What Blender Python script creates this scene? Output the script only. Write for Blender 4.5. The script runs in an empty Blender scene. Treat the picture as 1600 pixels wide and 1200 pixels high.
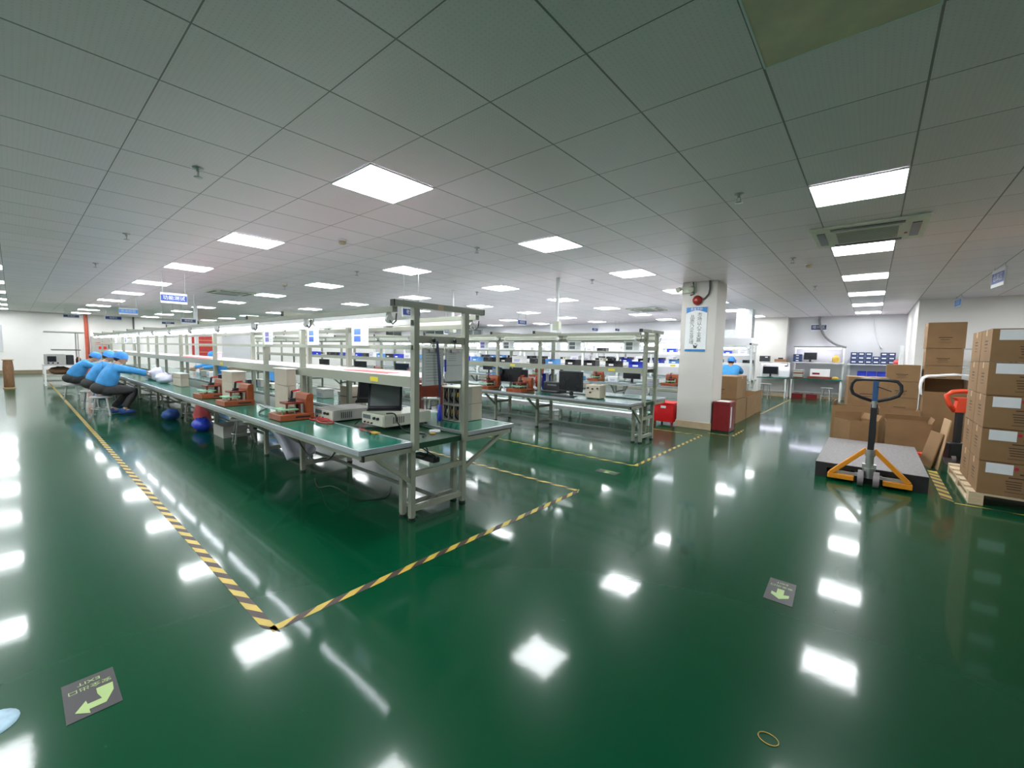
EXPOSURE = 1.3
import bpy, math, random
from mathutils import Vector, Matrix
rnd = random.Random(7)
SC = bpy.context.scene
COL = SC.collection
PI = math.pi
CEIL = 2.744
GX, GY, TILE = -2.2776, 1.1494, 0.6
CAM = Vector((0, 0, 1.39))
CR = Vector((0.7625, 0.6466, 0.019)); CU = Vector((-0.064, 0.046, 0.997)); CF = Vector((-0.6448, 0.7605, -0.0769))
FPX = 660.77

# ------------------------------------------------------------------ materials
MAT = {}
def mat(name, col, rough=.5, metal=0., var=.08, scale=9., bump=0., coat=0., coat_rough=.05, emit=0., ecol=None, spec=.5, stretch=None, trans=0.):
    m = bpy.data.materials.new(name); m.use_nodes = True
    nt = m.node_tree; b = nt.nodes['Principled BSDF']
    tc = nt.nodes.new('ShaderNodeTexCoord'); mp = nt.nodes.new('ShaderNodeMapping')
    if stretch: mp.inputs['Scale'].default_value = stretch
    nz = nt.nodes.new('ShaderNodeTexNoise'); nz.inputs['Scale'].default_value = scale; nz.inputs['Detail'].default_value = 3
    rp = nt.nodes.new('ShaderNodeValToRGB')
    c0 = [max(0, c*(1-var)) for c in col]; c1 = [min(1, c*(1+var)) for c in col]
    rp.color_ramp.elements[0].position = .3; rp.color_ramp.elements[1].position = .7
    rp.color_ramp.elements[0].color = (*c0, 1); rp.color_ramp.elements[1].color = (*c1, 1)
    L = nt.links.new
    L(tc.outputs['Object'], mp.inputs['Vector']); L(mp.outputs['Vector'], nz.inputs['Vector'])
    L(nz.outputs['Fac'], rp.inputs['Fac']); L(rp.outputs['Color'], b.inputs['Base Color'])
    b.inputs['Roughness'].default_value = rough; b.inputs['Metallic'].default_value = metal
    b.inputs['Coat Weight'].default_value = coat; b.inputs['Coat Roughness'].default_value = coat_rough
    b.inputs['Specular IOR Level'].default_value = spec
    if trans: b.inputs['Transmission Weight'].default_value = trans
    if bump:
        bp = nt.nodes.new('ShaderNodeBump'); bp.inputs['Strength'].default_value = bump; bp.inputs['Distance'].default_value = .01
        L(nz.outputs['Fac'], bp.inputs['Height']); L(bp.outputs['Normal'], b.inputs['Normal'])
    if emit:
        b.inputs['Emission Color'].default_value = (*(ecol or col), 1); b.inputs['Emission Strength'].default_value = emit
    MAT[name] = m; return m

mat('wall_paint', (.80, .775, .755), .6, var=.02, scale=2, bump=.02)
mat('wall_grey', (.56, .56, .58), .55, var=.03, scale=2)
mat('panel_glow', (.95, .97, 1), .4, var=0, emit=15, ecol=(.95, .985, 1))
mat('tube_glow', (.95, .97, 1), .4, var=0, emit=8.5, ecol=(.90, .92, 1))
mat('panel_off', (.85, .70, .52), .5, var=.12, scale=6)
mat('tube_off', (.78, .80, .72), .35, var=.02)
mat('frame_paint', (.30, .32, .255), .38, var=.03, scale=5)
mat('frame_dark', (.16, .18, .15), .45, var=.05)
mat('frame_white', (.78, .79, .76), .4, var=.03)
mat('rubber_black', (.012, .012, .013), .5, var=.2)
mat('plastic_black', (.018, .018, .021), .32, var=.15)
mat('screen_grey', (.12, .145, .15), .35, var=.05)
mat('screen_dark', (.014, .015, .018), .18, var=.1)
mat('screen_lit', (.5, .62, .95), .3, var=.3, scale=16, emit=1.2, ecol=(.5, .62, .95))
mat('mat_green', (.003, .13, .088), .2, var=.12, scale=3, coat=.15, coat_rough=.06, spec=.35)
mat('belt_green', (.003, .055, .022), .5, var=.2, scale=6)
mat('alu', (.52, .56, .62), .35, metal=.7, var=.06)
mat('steel', (.42, .43, .42), .35, metal=.85, var=.1)
mat('shelf_pink', (.68, .56, .61), .45, var=.05, scale=2)
mat('white_plastic', (.82, .83, .84), .4, var=.03)
mat('paper', (.85, .87, .88), .7, var=.02)
mat('paper_grey', (.60, .63, .63), .7, var=.02)
mat('ink', (.06, .065, .07), .7, var=.1)
mat('ink_blue', (.03, .10, .42), .6, var=.15, scale=30)
mat('ink_violet', (.20, .16, .50), .6, var=.3, scale=30)
mat('sticker_yellow', (.72, .60, .03), .5, var=.04)
mat('red_sheet', (.70, .10, .10), .6, var=.1)
mat('beige', (.52, .45, .36), .55, var=.05, bump=.03)
mat('beige_light', (.62, .60, .50), .5, var=.04)
mat('ivory', (.60, .62, .52), .45, var=.04)
mat('bakelite', (.27, .06, .016), .42, var=.18, scale=14)
mat('bakelite_dark', (.20, .03, .014), .45, var=.2, scale=14)
mat('pcb_green', (.22, .50, .30), .4, var=.15, scale=30)
mat('red_plastic', (.62, .02, .02), .35, var=.06)
mat('cable_red', (.45, .03, .03), .5, var=.1)
mat('cable_black', (.012, .012, .012), .5, var=.1)
mat('cable_white', (.75, .76, .72), .5, var=.05)
mat('grey_case', (.36, .36, .33), .5, var=.06)
mat('grey_dark', (.10, .10, .10), .5, var=.1)
mat('cardboard', (.27, .155, .07), .75, var=.08, scale=5, bump=.05)
mat('cardboard_light', (.50, .33, .18), .75, var=.08, scale=5, bump=.05)
mat('cardboard_edge', (.60, .42, .25), .8, var=.08)
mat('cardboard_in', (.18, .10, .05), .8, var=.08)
mat('print_dark', (.07, .045, .03), .8, var=.1)
mat('sticker_white', (.80, .82, .85), .6, var=.02)
mat('red_dot', (.50, .02, .06), .5, var=.05)
mat('wood', (.60, .47, .31), .7, var=.14, scale=12, stretch=(1, 7, 7), bump=.1)
mat('wood_dark', (.20, .10, .045), .6, var=.2, scale=9, stretch=(6, 6, 1))
mat('slab_top', (.20, .185, .19), .6, var=.25, scale=40, bump=.1)
mat('slab_side', (.014, .014, .015), .5, var=.2)
mat('jack_yellow', (.70, .26, .012), .4, var=.06)
mat('jack_orange', (.85, .075, .025), .4, var=.06)
mat('fabric_black', (.016, .017, .02), .8, var=.15)
mat('jack_blue', (.02, .08, .20), .5, var=.1)
mat('wheel_grey', (.25, .22, .23), .5, var=.1)
mat('column_paint', (.66, .64, .60), .5, var=.02, scale=2)
mat('base_beige', (.55, .42, .28), .4, var=.08)
mat('base_brown', (.23, .18, .11), .5, var=.1)
mat('fire_red', (.66, .008, .012), .3, var=.05)
mat('maroon', (.20, .008, .012), .3, var=.1)
mat('alarm_red', (.30, .02, .012), .25, var=.1)
mat('sign_blue', (.010, .045, .27), .4, var=.05)
mat('sign_light', (.06, .30, .80), .4, var=.05)
mat('sign_navy', (.02, .04, .13), .4, var=.05)
mat('poster_blue', (.012, .20, .55), .4, var=.08)
mat('foil', (.66, .70, .72), .28, metal=.9, var=.1, scale=20, bump=.6)
mat('duct_grey', (.20, .20, .21), .5, var=.1, scale=30)
mat('blue_bin', (.02, .05, .52), .35, var=.1)
mat('blue_light', (.10, .30, .62), .4, var=.1)
mat('blue_cloth', (.055, .30, .66), .8, var=.12, scale=14, bump=.1)
mat('cap_cloth', (.07, .30, .74), .8, var=.1, scale=18, bump=.1)
mat('trouser', (.035, .036, .036), .85, var=.3, scale=14)
mat('shoe_blue', (.02, .07, .26), .6, var=.1)
mat('skin', (.55, .31, .20), .55, var=.05)
mat('hair', (.012, .01, .01), .6, var=.2)
mat('stool_seat', (.35, .36, .36), .45, var=.1)
mat('bag_white', (.72, .72, .86), .3, var=.08, scale=8, bump=.3)
mat('cloth_white', (.82, .82, .85), .8, var=.03, bump=.1)
mat('sign_plate', (.022, .018, .022), .45, var=.08, scale=20)
mat('glow_lime', (.33, .46, .17), .5, var=.06)
mat('tape_yellow', (.50, .36, .045), .45, var=.1)
mat('tape_black', (.035, .018, .014), .5, var=.2)
mat('glass_dark', (.055, .075, .075), .15, var=.1)
mat('pipe_red', (.50, .09, .05), .4, var=.08)
mat('panel_grey', (.42, .40, .37), .5, var=.05)
mat('red_board', (.42, .03, .03), .45, var=.15)
mat('ac_white', (.78, .77, .68), .5, var=.04)
mat('copper', (.30, .16, .09), .5, metal=.3, var=.1)
mat('tape_gold', (.55, .36, .06), .5, var=.1)

def floor_mat():
    m = bpy.data.materials.new('epoxy_green'); m.use_nodes = True; nt = m.node_tree; b = nt.nodes['Principled BSDF']; L = nt.links.new
    tc = nt.nodes.new('ShaderNodeTexCoord')
    n1 = nt.nodes.new('ShaderNodeTexNoise'); n1.inputs['Scale'].default_value = .55; n1.inputs['Detail'].default_value = 6
    n2 = nt.nodes.new('ShaderNodeTexNoise'); n2.inputs['Scale'].default_value = 5; n2.inputs['Detail'].default_value = 5
    n3 = nt.nodes.new('ShaderNodeTexVoronoi'); n3.inputs['Scale'].default_value = 1.6
    rp = nt.nodes.new('ShaderNodeValToRGB'); rp.color_ramp.elements[0].color = (.0005, .046, .018, 1); rp.color_ramp.elements[1].color = (.0008, .059, .0235, 1)
    rp.color_ramp.elements[0].position = .1; rp.color_ramp.elements[1].position = .9
    # small pale scuffs with a shape of their own
    sc = nt.nodes.new('ShaderNodeTexNoise'); sc.inputs['Scale'].default_value = 11; sc.inputs['Detail'].default_value = 8
    r2 = nt.nodes.new('ShaderNodeValToRGB'); r2.color_ramp.elements[0].position = .74; r2.color_ramp.elements[1].position = .80
    mx = nt.nodes.new('ShaderNodeMixRGB'); mx.inputs['Color2'].default_value = (.05, .16, .10, 1)
    ml = nt.nodes.new('ShaderNodeMath'); ml.operation = 'MULTIPLY'; ml.inputs[1].default_value = .5
    for n in (n1, n2, n3, sc): L(tc.outputs['Object'], n.inputs['Vector'])
    L(n1.outputs['Fac'], rp.inputs['Fac']); L(rp.outputs['Color'], mx.inputs['Color1'])
    L(sc.outputs['Fac'], r2.inputs['Fac']); L(r2.outputs['Color'], ml.inputs[0]); L(ml.outputs[0], mx.inputs['Fac'])
    L(mx.outputs['Color'], b.inputs['Base Color'])
    b.inputs['Roughness'].default_value = .26; b.inputs['Specular IOR Level'].default_value = .055
    b.inputs['Coat Weight'].default_value = .42; b.inputs['Coat Roughness'].default_value = .075; b.inputs['Coat IOR'].default_value = 1.5
    bp = nt.nodes.new('ShaderNodeBump'); bp.inputs['Strength'].default_value = .05; bp.inputs['Distance'].default_value = .01
    L(n2.outputs['Fac'], bp.inputs['Height']); L(bp.outputs['Normal'], b.inputs['Coat Normal'])
    MAT['epoxy_green'] = m
floor_mat()

def ceil_mat():
    m = bpy.data.materials.new('ceiling_tiles'); m.use_nodes = True; nt = m.node_tree; b = nt.nodes['Principled BSDF']; L = nt.links.new
    tc = nt.nodes.new('ShaderNodeTexCoord'); sp = nt.nodes.new('ShaderNodeSeparateXYZ'); L(tc.outputs['Object'], sp.inputs[0])
    def M(op, a, bb=None, c=None):
        n = nt.nodes.new('ShaderNodeMath'); n.operation = op
        for i, v in enumerate((a, bb, c)):
            if v is None: continue
            if isinstance(v, (int, float)): n.inputs[i].default_value = v
            else: L(v, n.inputs[i])
        return n.outputs[0]
    def grid(out, org, step):
        u = M('DIVIDE', M('SUBTRACT', out, org), step)
        return u, M('ABSOLUTE', M('SUBTRACT', M('FRACT', M('ADD', u, .5)), .5))
    ux, gx = grid(sp.outputs['X'], GX, TILE); uy, gy = grid(sp.outputs['Y'], GY, TILE)
    line = M('MAXIMUM', M('LESS_THAN', gx, .0085), M('LESS_THAN', gy, .0055))
    # pin holes of the metal tiles
    _, hx = grid(sp.outputs['X'], GX + .0125, .025); _, hy = grid(sp.outputs['Y'], GY + .0125, .025)
    hole = M('LESS_THAN', M('ADD', M('MULTIPLY', hx, hx), M('MULTIPLY', hy, hy)), .03)
    wn = nt.nodes.new('ShaderNodeTexWhiteNoise'); wn.noise_dimensions = '2D'
    cb = nt.nodes.new('ShaderNodeCombineXYZ'); L(M('FLOOR', ux), cb.inputs[0]); L(M('FLOOR', uy), cb.inputs[1]); L(cb.outputs[0], wn.inputs['Vector'])
    val = M('ADD', M('MULTIPLY', wn.outputs['Value'], .05), .86)
    val = M('MULTIPLY', val, M('SUBTRACT', 1, M('MULTIPLY', hole, .10)))
    val = M('MULTIPLY', val, M('SUBTRACT', 1, M('MULTIPLY', line, .72)))
    c = nt.nodes.new('ShaderNodeCombineColor'); L(M('MULTIPLY', val, 1.07), c.inputs[0]); L(M('MULTIPLY', val, .935), c.inputs[1]); L(M('MULTIPLY', val, 1.0), c.inputs[2])
    L(c.outputs[0], b.inputs['Base Color']); b.inputs['Roughness'].default_value = .42; b.inputs['Specular IOR Level'].default_value = .5
    bp = nt.nodes.new('ShaderNodeBump'); bp.inputs['Strength'].default_value = .35; bp.inputs['Distance'].default_value = .004; bp.invert = True
    L(line, bp.inputs['Height']); L(bp.outputs['Normal'], b.inputs['Normal'])
    MAT['ceiling_tiles'] = m
ceil_mat()

# ------------------------------------------------------------------ mesh builder
_txt = {}
def text_geo(body):
    if body not in _txt:
        c = bpy.data.curves.new('tmp', 'FONT'); c.body = body; c.align_x = 'CENTER'; c.align_y = 'CENTER'; c.resolution_u = 3
        o = bpy.data.objects.new('tmp', c); COL.objects.link(o)
        me = bpy.data.meshes.new_from_object(o.evaluated_get(bpy.context.evaluated_depsgraph_get()))
        _txt[body] = ([v.co.copy() for v in me.vertices], [tuple(p.vertices) for p in me.polygons])
        bpy.data.objects.remove(o); bpy.data.curves.remove(c); bpy.data.meshes.remove(me)
    return _txt[body]

class MB:
    def __init__(s): s.v = []; s.f = []; s.m = []; s.s = []
    def add(s, vs, fs, m=0, smooth=False, X=None):
        b = len(s.v)
        for v in vs:
            v = Vector(v); s.v.append(X @ v if X else v)
        for f in fs: s.f.append(tuple(b+i for i in f)); s.m.append(m); s.s.append(smooth)
        return s
    def bx(s, x0, x1, y0, y1, z0, z1, m=0, X=None):
        v = [(x, y, z) for z in (z0, z1) for y in (y0, y1) for x in (x0, x1)]
        return s.add(v, [(0, 2, 3, 1), (4, 5, 7, 6), (0, 1, 5, 4), (2, 6, 7, 3), (0, 4, 6, 2), (1, 3, 7, 5)], m, False, X)
    def box(s, c, sz, m=0, X=None):
        return s.bx(c[0]-sz[0]/2, c[0]+sz[0]/2, c[1]-sz[1]/2, c[1]+sz[1]/2, c[2]-sz[2]/2, c[2]+sz[2]/2, m, X)
    def bar(s, p0, p1, w, h, m=0):
        p0, p1 = Vector(p0), Vector(p1); d = (p1-p0); l = d.length; d.normalize()
        up = Vector((0, 0, 1)) if abs(d.z) < .95 else Vector((0, 1, 0))
        a = d.cross(up).normalized(); b = a.cross(d)
        X = Matrix((( d.x, a.x, b.x, p0.x), (d.y, a.y, b.y, p0.y), (d.z, a.z, b.z, p0.z), (0, 0, 0, 1)))
        return s.bx(0, l, -w/2, w/2, -h/2, h/2, m, X)
    def cyl(s, p0, p1, r, n=12, m=0, r2=None, smooth=True):
        p0, p1 = Vector(p0), Vector(p1); d = (p1-p0).normalized(); r2 = r if r2 is None else r2
        a = d.orthogonal().normalized(); b = d.cross(a); vs = []
        for p, q in ((p0, r), (p1, r2)):
            for i in range(n):
                t = 2*PI*i/n; vs.append(p+a*math.cos(t)*q+b*math.sin(t)*q)
        s.add(vs, [(i, (i+1) % n, n+(i+1) % n, n+i) for i in range(n)], m, smooth)
        s.add(vs[:n], [tuple(range(n))[::-1]], m); s.add(vs[n:], [tuple(range(n))], m)
        return s
    def tube(s, pts, r, n=6, m=0, closed=False):
        pts = [Vector(p) for p in pts]; k = len(pts); vs = []; a = None
        for i, p in enumerate(pts):
            if closed: d = pts[(i+1) % k]-pts[i-1]
            else: d = pts[min(i+1, k-1)]-pts[max(i-1, 0)]
            d.normalize()
            a = d.orthogonal() if a is None else a-d*a.dot(d)
            a.normalize(); b = d.cross(a)
            for j in range(n):
                t = 2*PI*j/n; vs.append(p+a*math.cos(t)*r+b*math.sin(t)*r)
        fs = []
        for i in range(k if closed else k-1):
            i2 = (i+1) % k
            for j in range(n): fs.append((i*n+j, i*n+(j+1) % n, i2*n+(j+1) % n, i2*n+j))
        if not closed: fs += [tuple(range(n))[::-1], tuple((k-1)*n+j for j in range(n))]
        return s.add(vs, fs, m, True)
    def lathe(s, prof, n=20, m=0, c=(0, 0, 0)):
        vs = []; c = Vector(c)
        for r, z in prof:
            for i in range(n):
                t = 2*PI*i/n; vs.append(c+Vector((r*math.cos(t), r*math.sin(t), z)))
        fs = [(k*n+i, k*n+(i+1) % n, (k+1)*n+(i+1) % n, (k+1)*n+i) for k in range(len(prof)-1) for i in range(n)]
        fs += [tuple(range(n))[::-1], tuple((len(prof)-1)*n+i for i in range(n))]
        return s.add(vs, fs, m, True)
    def ball(s, c, r, m=0, n=14, k=9, X=None):
        if isinstance(r, (int, float)): r = (r, r, r)
        vs = [(c[0], c[1], c[2]-r[2])]
        for j in range(1, k):
            p = -PI/2+PI*j/k
            for i in range(n):
                t = 2*PI*i/n; vs.append((c[0]+r[0]*math.cos(p)*math.cos(t), c[1]+r[1]*math.cos(p)*math.sin(t), c[2]+r[2]*math.sin(p)))
        vs.append((c[0], c[1], c[2]+r[2])); e = len(vs)-1
        fs = [(0, 1+(i+1) % n, 1+i) for i in range(n)]
        for j in range(k-2):
            for i in range(n): fs.append((1+j*n+i, 1+j*n+(i+1) % n, 1+(j+1)*n+(i+1) % n, 1+(j+1)*n+i))
        fs += [(e, 1+(k-2)*n+i, 1+(k-2)*n+(i+1) % n) for i in range(n)]
        return s.add(vs, fs, m, True, X)
    def prism(s, poly, ax, a0, a1, m=0, X=None):
        n = len(poly)
        def P(p, a): return (a, p[0], p[1]) if ax == 'x' else ((p[0], a, p[1]) if ax == 'y' else (p[0], p[1], a))
        vs = [P(p, a0) for p in poly]+[P(p, a1) for p in poly]
        fs = [tuple(range(n))[::-1], tuple(range(n, 2*n))]+[(i, (i+1) % n, n+(i+1) % n, n+i) for i in range(n)]
        return s.add(vs, fs, m, False, X)
    def text(s, body, size, o, u, v, m=0, sx=1.):
        vs, fs = text_geo(body); o, u, v = Vector(o), Vector(u), Vector(v)
        return s.add([o+u*(p.x*size*sx)+v*(p.y*size) for p in vs], fs, m)
    def build(s, name, mats, parent=None, loc=None, rz=0., bev=0.):
        me = bpy.data.meshes.new(name); me.from_pydata([tuple(v) for v in s.v], [], s.f)
        for k in ([mats] if isinstance(mats, str) else mats): me.materials.append(MAT[k])
        me.polygons.foreach_set('material_index', s.m); me.polygons.foreach_set('use_smooth', s.s); me.update()
        o = bpy.data.objects.new(name, me); COL.objects.link(o)
        if parent is not None: o.parent = parent
        if loc is not None: o.location = loc
        o.rotation_euler.z = rz
        if bev:
            bm = o.modifiers.new('bevel', 'BEVEL'); bm.width = bev; bm.segments = 2; bm.limit_method = 'ANGLE'
        return o

def tag(o, label=None, cat=None, group=None, kind=None):
    if label: o['label'] = label
    if cat: o['category'] = cat
    if group: o['group'] = group
    if kind: o['kind'] = kind
    return o
def thing(name, label, cat, loc=(0, 0, 0), rz=0., group=None):
    o = bpy.data.objects.new(name, None); COL.objects.link(o); o.empty_display_size = .1
    o.location = loc; o.rotation_euler = (0, 0, rz)
    return tag(o, label, cat, group)
def dup(root, loc, rz=0., label=None, group=None):
    r = root.copy(); COL.objects.link(r); r.location = loc; r.rotation_euler = (0, 0, rz)
    if label: r['label'] = label
    if group: r['group'] = group
    for ch in list(root.children):
        c = ch.copy(); COL.objects.link(c); c.parent = r
        for g in list(ch.children):
            d = g.copy(); COL.objects.link(d); d.parent = c
    return r
def struct(name, b, mats, **k): return tag(b.build(name, mats, **k), kind='structure')
def pxx(p):
    d = Vector(p)-CAM; z = d.dot(CF); return 800+FPX*d.dot(CR)/z if z > .1 else 9999
ORD = 'first second third fourth fifth sixth seventh eighth ninth tenth eleventh twelfth thirteenth fourteenth fifteenth sixteenth seventeenth eighteenth nineteenth twentieth'.split()
def ordw(i):
    if i < 20: return ORD[i]
    t = {2: 'twenty', 3: 'thirty', 4: 'forty'}[(i+1)//10]; r = (i+1) % 10
    return (t+'-'+ORD[r-1]) if r else {'twenty': 'twentieth', 'thirty': 'thirtieth', 'forty': 'fortieth'}[t]
# ------------------------------------------------------------------ the room
XL, XR, YF, YB, YR, XS = -28.4, 5.2, -5.0, 17.55, 13.45, .74
struct('floor', MB().bx(XL-.2, XR+.2, YF-.2, YB+.2, -.1, 0), 'epoxy_green')
struct('ceiling', MB().bx(XL-.2, XR+.2, YF-.2, YB+.2, CEIL, CEIL+.1), 'ceiling_tiles')
struct('wall_left', MB().bx(XL-.2, XL, YF-.2, YB+.2, 0, CEIL), 'wall_paint')
struct('wall_back', MB().bx(XL, XS+.12, YB, YB+.2, 0, CEIL), 'wall_grey')
struct('wall_front', MB().bx(XL, XR, YF-.2, YF, 0, CEIL), 'wall_paint')
struct('wall_right', MB().bx(XR, XR+.2, YF, YR, 0, CEIL), 'wall_paint')
struct('wall_return', MB().bx(XS, XS+.12, YR, YB, 0, CEIL).bx(XS+.12, XR+.2, YR, YR+.2, 0, CEIL), 'wall_paint')
struct('trim_1', MB().bx(-3.35, -2.28, YB-.28, YB, 0, CEIL), 'column_paint')            # pilaster
struct('baseboard_left', MB().bx(XL, XL+.015, YF, YB, 0, .16), 'base_brown')
struct('baseboard_back', MB().bx(XL, -3.35, YB-.015, YB, 0, .12).bx(-3.37, -2.26, YB-.295, YB-.28, 0, .12).bx(-2.28, XS, YB-.015, YB, 0, .12), 'base_beige')
struct('baseboard_return', MB().bx(XS-.015, XS, YR-.015, YB-.02, 0, .12).bx(XS, XR, YR-.015, YR, 0, .12), 'base_beige')
for i, (x0, x1) in enumerate(((-26.9, -25.0), (-22.6, -20.2), (-18.6, -17.2))):
    w = tag(bpy.data.objects.new('window_%d' % (i+1), None), kind='structure'); COL.objects.link(w)
    MB().bx(x0, x1, YB-.03, YB-.012, 2.16, 2.6).build('pane', 'glass_dark', w)
    b = MB()
    for a in (x0, (x0+x1)/2, x1): b.bx(a-.02, a+.02, YB-.045, YB-.008, 2.12, 2.64)
    b.bx(x0, x1, YB-.045, YB-.008, 2.12, 2.16).bx(x0, x1, YB-.045, YB-.008, 2.6, 2.64).build('window_frame', 'wall_grey', w)
# main pillar
CX0, CX1, CY0, CY1 = -2.83, -2.2, 8.29, 8.92
p = thing('pillar', 'square off-white concrete pillar between the benches and the carton stacks', 'pillar', ((CX0+CX1)/2, (CY0+CY1)/2, 0))
hw = (CX1-CX0)/2
MB().bx(-hw, hw, -hw, hw, 0, CEIL).build('shaft', 'column_paint', p, bev=.012)
MB().bx(-hw-.012, hw+.012, -hw-.012, hw+.012, 0, .13).build('skirting', 'base_beige', p, bev=.004)
# vertical poster on it
po = thing('poster', 'tall narrow slogan poster with blue bands on the white pillar', 'poster', (-2.545, CY0, 1.92))
b = MB().bx(-.19, .19, -.012, -.002, -.47, .36)
b.build('board', 'paper', po)
b = MB(); arc = [(-.185, .355), (.185, .355)]+[(.185-.37*t/8, .275-.03+.05*math.sin(PI*t/8)-.0) for t in range(9)]
b.prism(arc, 'y', -.0155, -.0125, 0); b.text('质量方针', .055, (0, -.0165, .315), (1, 0, 0), (0, 0, 1), 1).build('header_band', ['poster_blue', 'paper'], po)
MB().bx(-.185, .185, -.0155, -.0125, -.465, -.425, 0).build('footer_band', 'poster_blue', po)
b = MB()
for k, ch in enumerate('市场以心工夫赢'): b.text(ch, .085, (.06, -.0135, .21-.078*k), (1, 0, 0), (0, 0, 1))
for k, ch in enumerate('品质乃企业灵魂'): b.text(ch, .085, (-.07, -.0135, .17-.078*k), (1, 0, 0), (0, 0, 1))
b.build('lettering', 'ink', po)
b = MB().prism([(-.035, -.335), (-.005, -.36), (.02, -.36), (.05, -.325), (.035, -.37), (.025, -.405), (-.02, -.405), (-.03, -.37)], 'y', -.015, -.0125)
b.prism([(-.01, -.32), (.03, -.32), (.02, -.332), (0, -.332)], 'y', -.015, -.0125).build('emblem', 'ink', po)
al = thing('alarm_bell', 'round dark red fire alarm bell above the pillar poster', 'alarm', (-2.535, CY0, 2.40))
MB().cyl((0, -.0, 0), (0, -.03, 0), .05, 16).build('mount', 'steel', al)
X = Matrix.Rotation(PI/2, 4, 'X')
MB().add(*(lambda q: (q.v, q.f))(MB().lathe([(.085, .03), (.087, .045), (.07, .068), (.035, .082), (.004, .085)], 24)), 0, True, X).build('bell_dome', 'alarm_red', al)
MB().tube([(.06, -.02, .0), (.13, -.025, .03), (.19, -.03, .10), (.205, -.03, .2), (.2, -.03, CEIL-2.40)], .014, 8).build('conduit', 'grey_dark', al)
em = thing('emergency_light', 'beige twin head emergency light high on the pillar', 'lamp', (-2.73, CY0, 2.60))
MB().bx(-.09, .09, -.06, 0, -.06, .07).build('body', 'ivory', em, bev=.008)
for s in (-1, 1):
    MB().cyl((s*.10-.02, -.06, .02), (s*.12-.02, -.13, -.01), .04, 14, 0, .05).build('lamp_head', 'ivory', em)
MB().tube([(.10, -.02, .14), (.135, -.02, .02), (.12, -.02, -.08), (.06, -.02, -.1)], .012, 8).build('cable', 'grey_dark', em)
MB().bx(.12, .15, -.03, 0, -.05, .144).build('trunking', 'ivory', em)

# ------------------------------------------------------------------ ceiling lights: one per grid place
def panel(name, lab, loc, on=True):
    o = thing(name, lab, 'ceiling light', loc, 0, 'square ceiling light panels')
    h = .292; f = .008; b = MB()
    for s in (-1, 1):
        b.bx(s*h-f/2 if s > 0 else -h-f/2, s*h+f/2 if s > 0 else -h+f/2, -h-f/2, h+f/2, -.012, -.001)
        b.bx(-h, h, s*h-f/2, s*h+f/2, -.012, -.001)
    b.build('frame', 'white_plastic', o)
    MB().bx(-h+f/2, h-f/2, -h+f/2, h-f/2, -.009, -.002).build('diffuser', 'panel_glow' if on else 'panel_off', o)
    return o
LX = [GX+TILE*(3.5-5*k) for k in range(-1, 10)]  # first column is unseen, added to brighten the right wall
LY = [GY+TILE*(1.5+4*j) for j in range(-3, 7)]  # first two rows lie out of view, added for extra illumination
ROWN = {-3: 'in an added unseen row along the front wall', -2: 'second row off the left edge', -1: 'in the aisle row at left', 0: 'over the front bench', 1: 'behind the front bench',
        2: 'over the second bench', 3: 'just behind the pillar', 4: 'over the third bench', 5: 'over the fourth bench', 6: 'by the back wall'}
src = None
for k, x in zip(range(-1, 10), LX):
    for j, y in zip(range(-3, 7), LY):
        if x > 0 and (y > 13 or y < 5): continue
        if k == 0 and j == 0:
            panel('ceiling_light', 'unlit yellowish ceiling light panel at the top edge above the viewer', (x, y, CEIL), False); continue
        lab = 'lit ceiling panel %s, %s' % (ROWN[j], ordw(k)+' from the right') if k >= 0 else 'added unseen ceiling panel %s, outside the right edge' % ROWN[j]
        if src is None: src = panel('ceiling_light', lab, (x, y, CEIL))
        else: dup(src, (x, y, CEIL), 0, lab)

# ceiling cassettes, sprinklers, detectors
def cassette(lab, loc):
    o = thing('air_conditioner', lab, 'air conditioner', loc, 0, 'ceiling cassette air conditioners')
    h = .47; b = MB()
    b.prism([(-h, -h), (h, -h), (h, h), (-h, h)], 'z', -.03, -.001)
    b.build('fascia', 'ac_white', o, bev=.012)
    g = MB().bx(-.27, .27, -.27, .27, -.036, -.031)
    for i in range(13): g.bx(-.25, .25, -.25+i*.041, -.235+i*.041, -.04, -.036, 1)
    g.build('intake_grille', ['ac_white', 'grey_case'], o)
    for i in range(4):
        MB().bx(-.29, .29, -.415, -.345, -.037, -.0305, 0, Matrix.Rotation(i*PI/2, 4, 'Z')).build('air_slot', 'plastic_black', o)
    return o
ac = cassette('white ceiling cassette air conditioner over the pallet jack aisle', (-.13, 6.0, CEIL))
MB().bx(.30, .325, .1, .14, -.0365, -.031).build('indicator', 'red_dot', ac)
dup(ac, (-12.45, 3.6, CEIL), 0, 'white ceiling cassette air conditioner beyond the front bench lamps')
dup(ac, (-5.3, 12.5, CEIL), 0, 'distant white ceiling cassette air conditioner left of the pillar top')
SP = [(-4.02, .98), (-7.09, .97), (-.94, 4.01), (-4.06, 4.02), (-7.02, 3.99), (-4.05, 7.02), (-.92, 7.0), (-10.1, .97), (-10.1, 3.99), (-7.05, 7.0), (-.92, 10.0)]
sp = None
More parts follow.
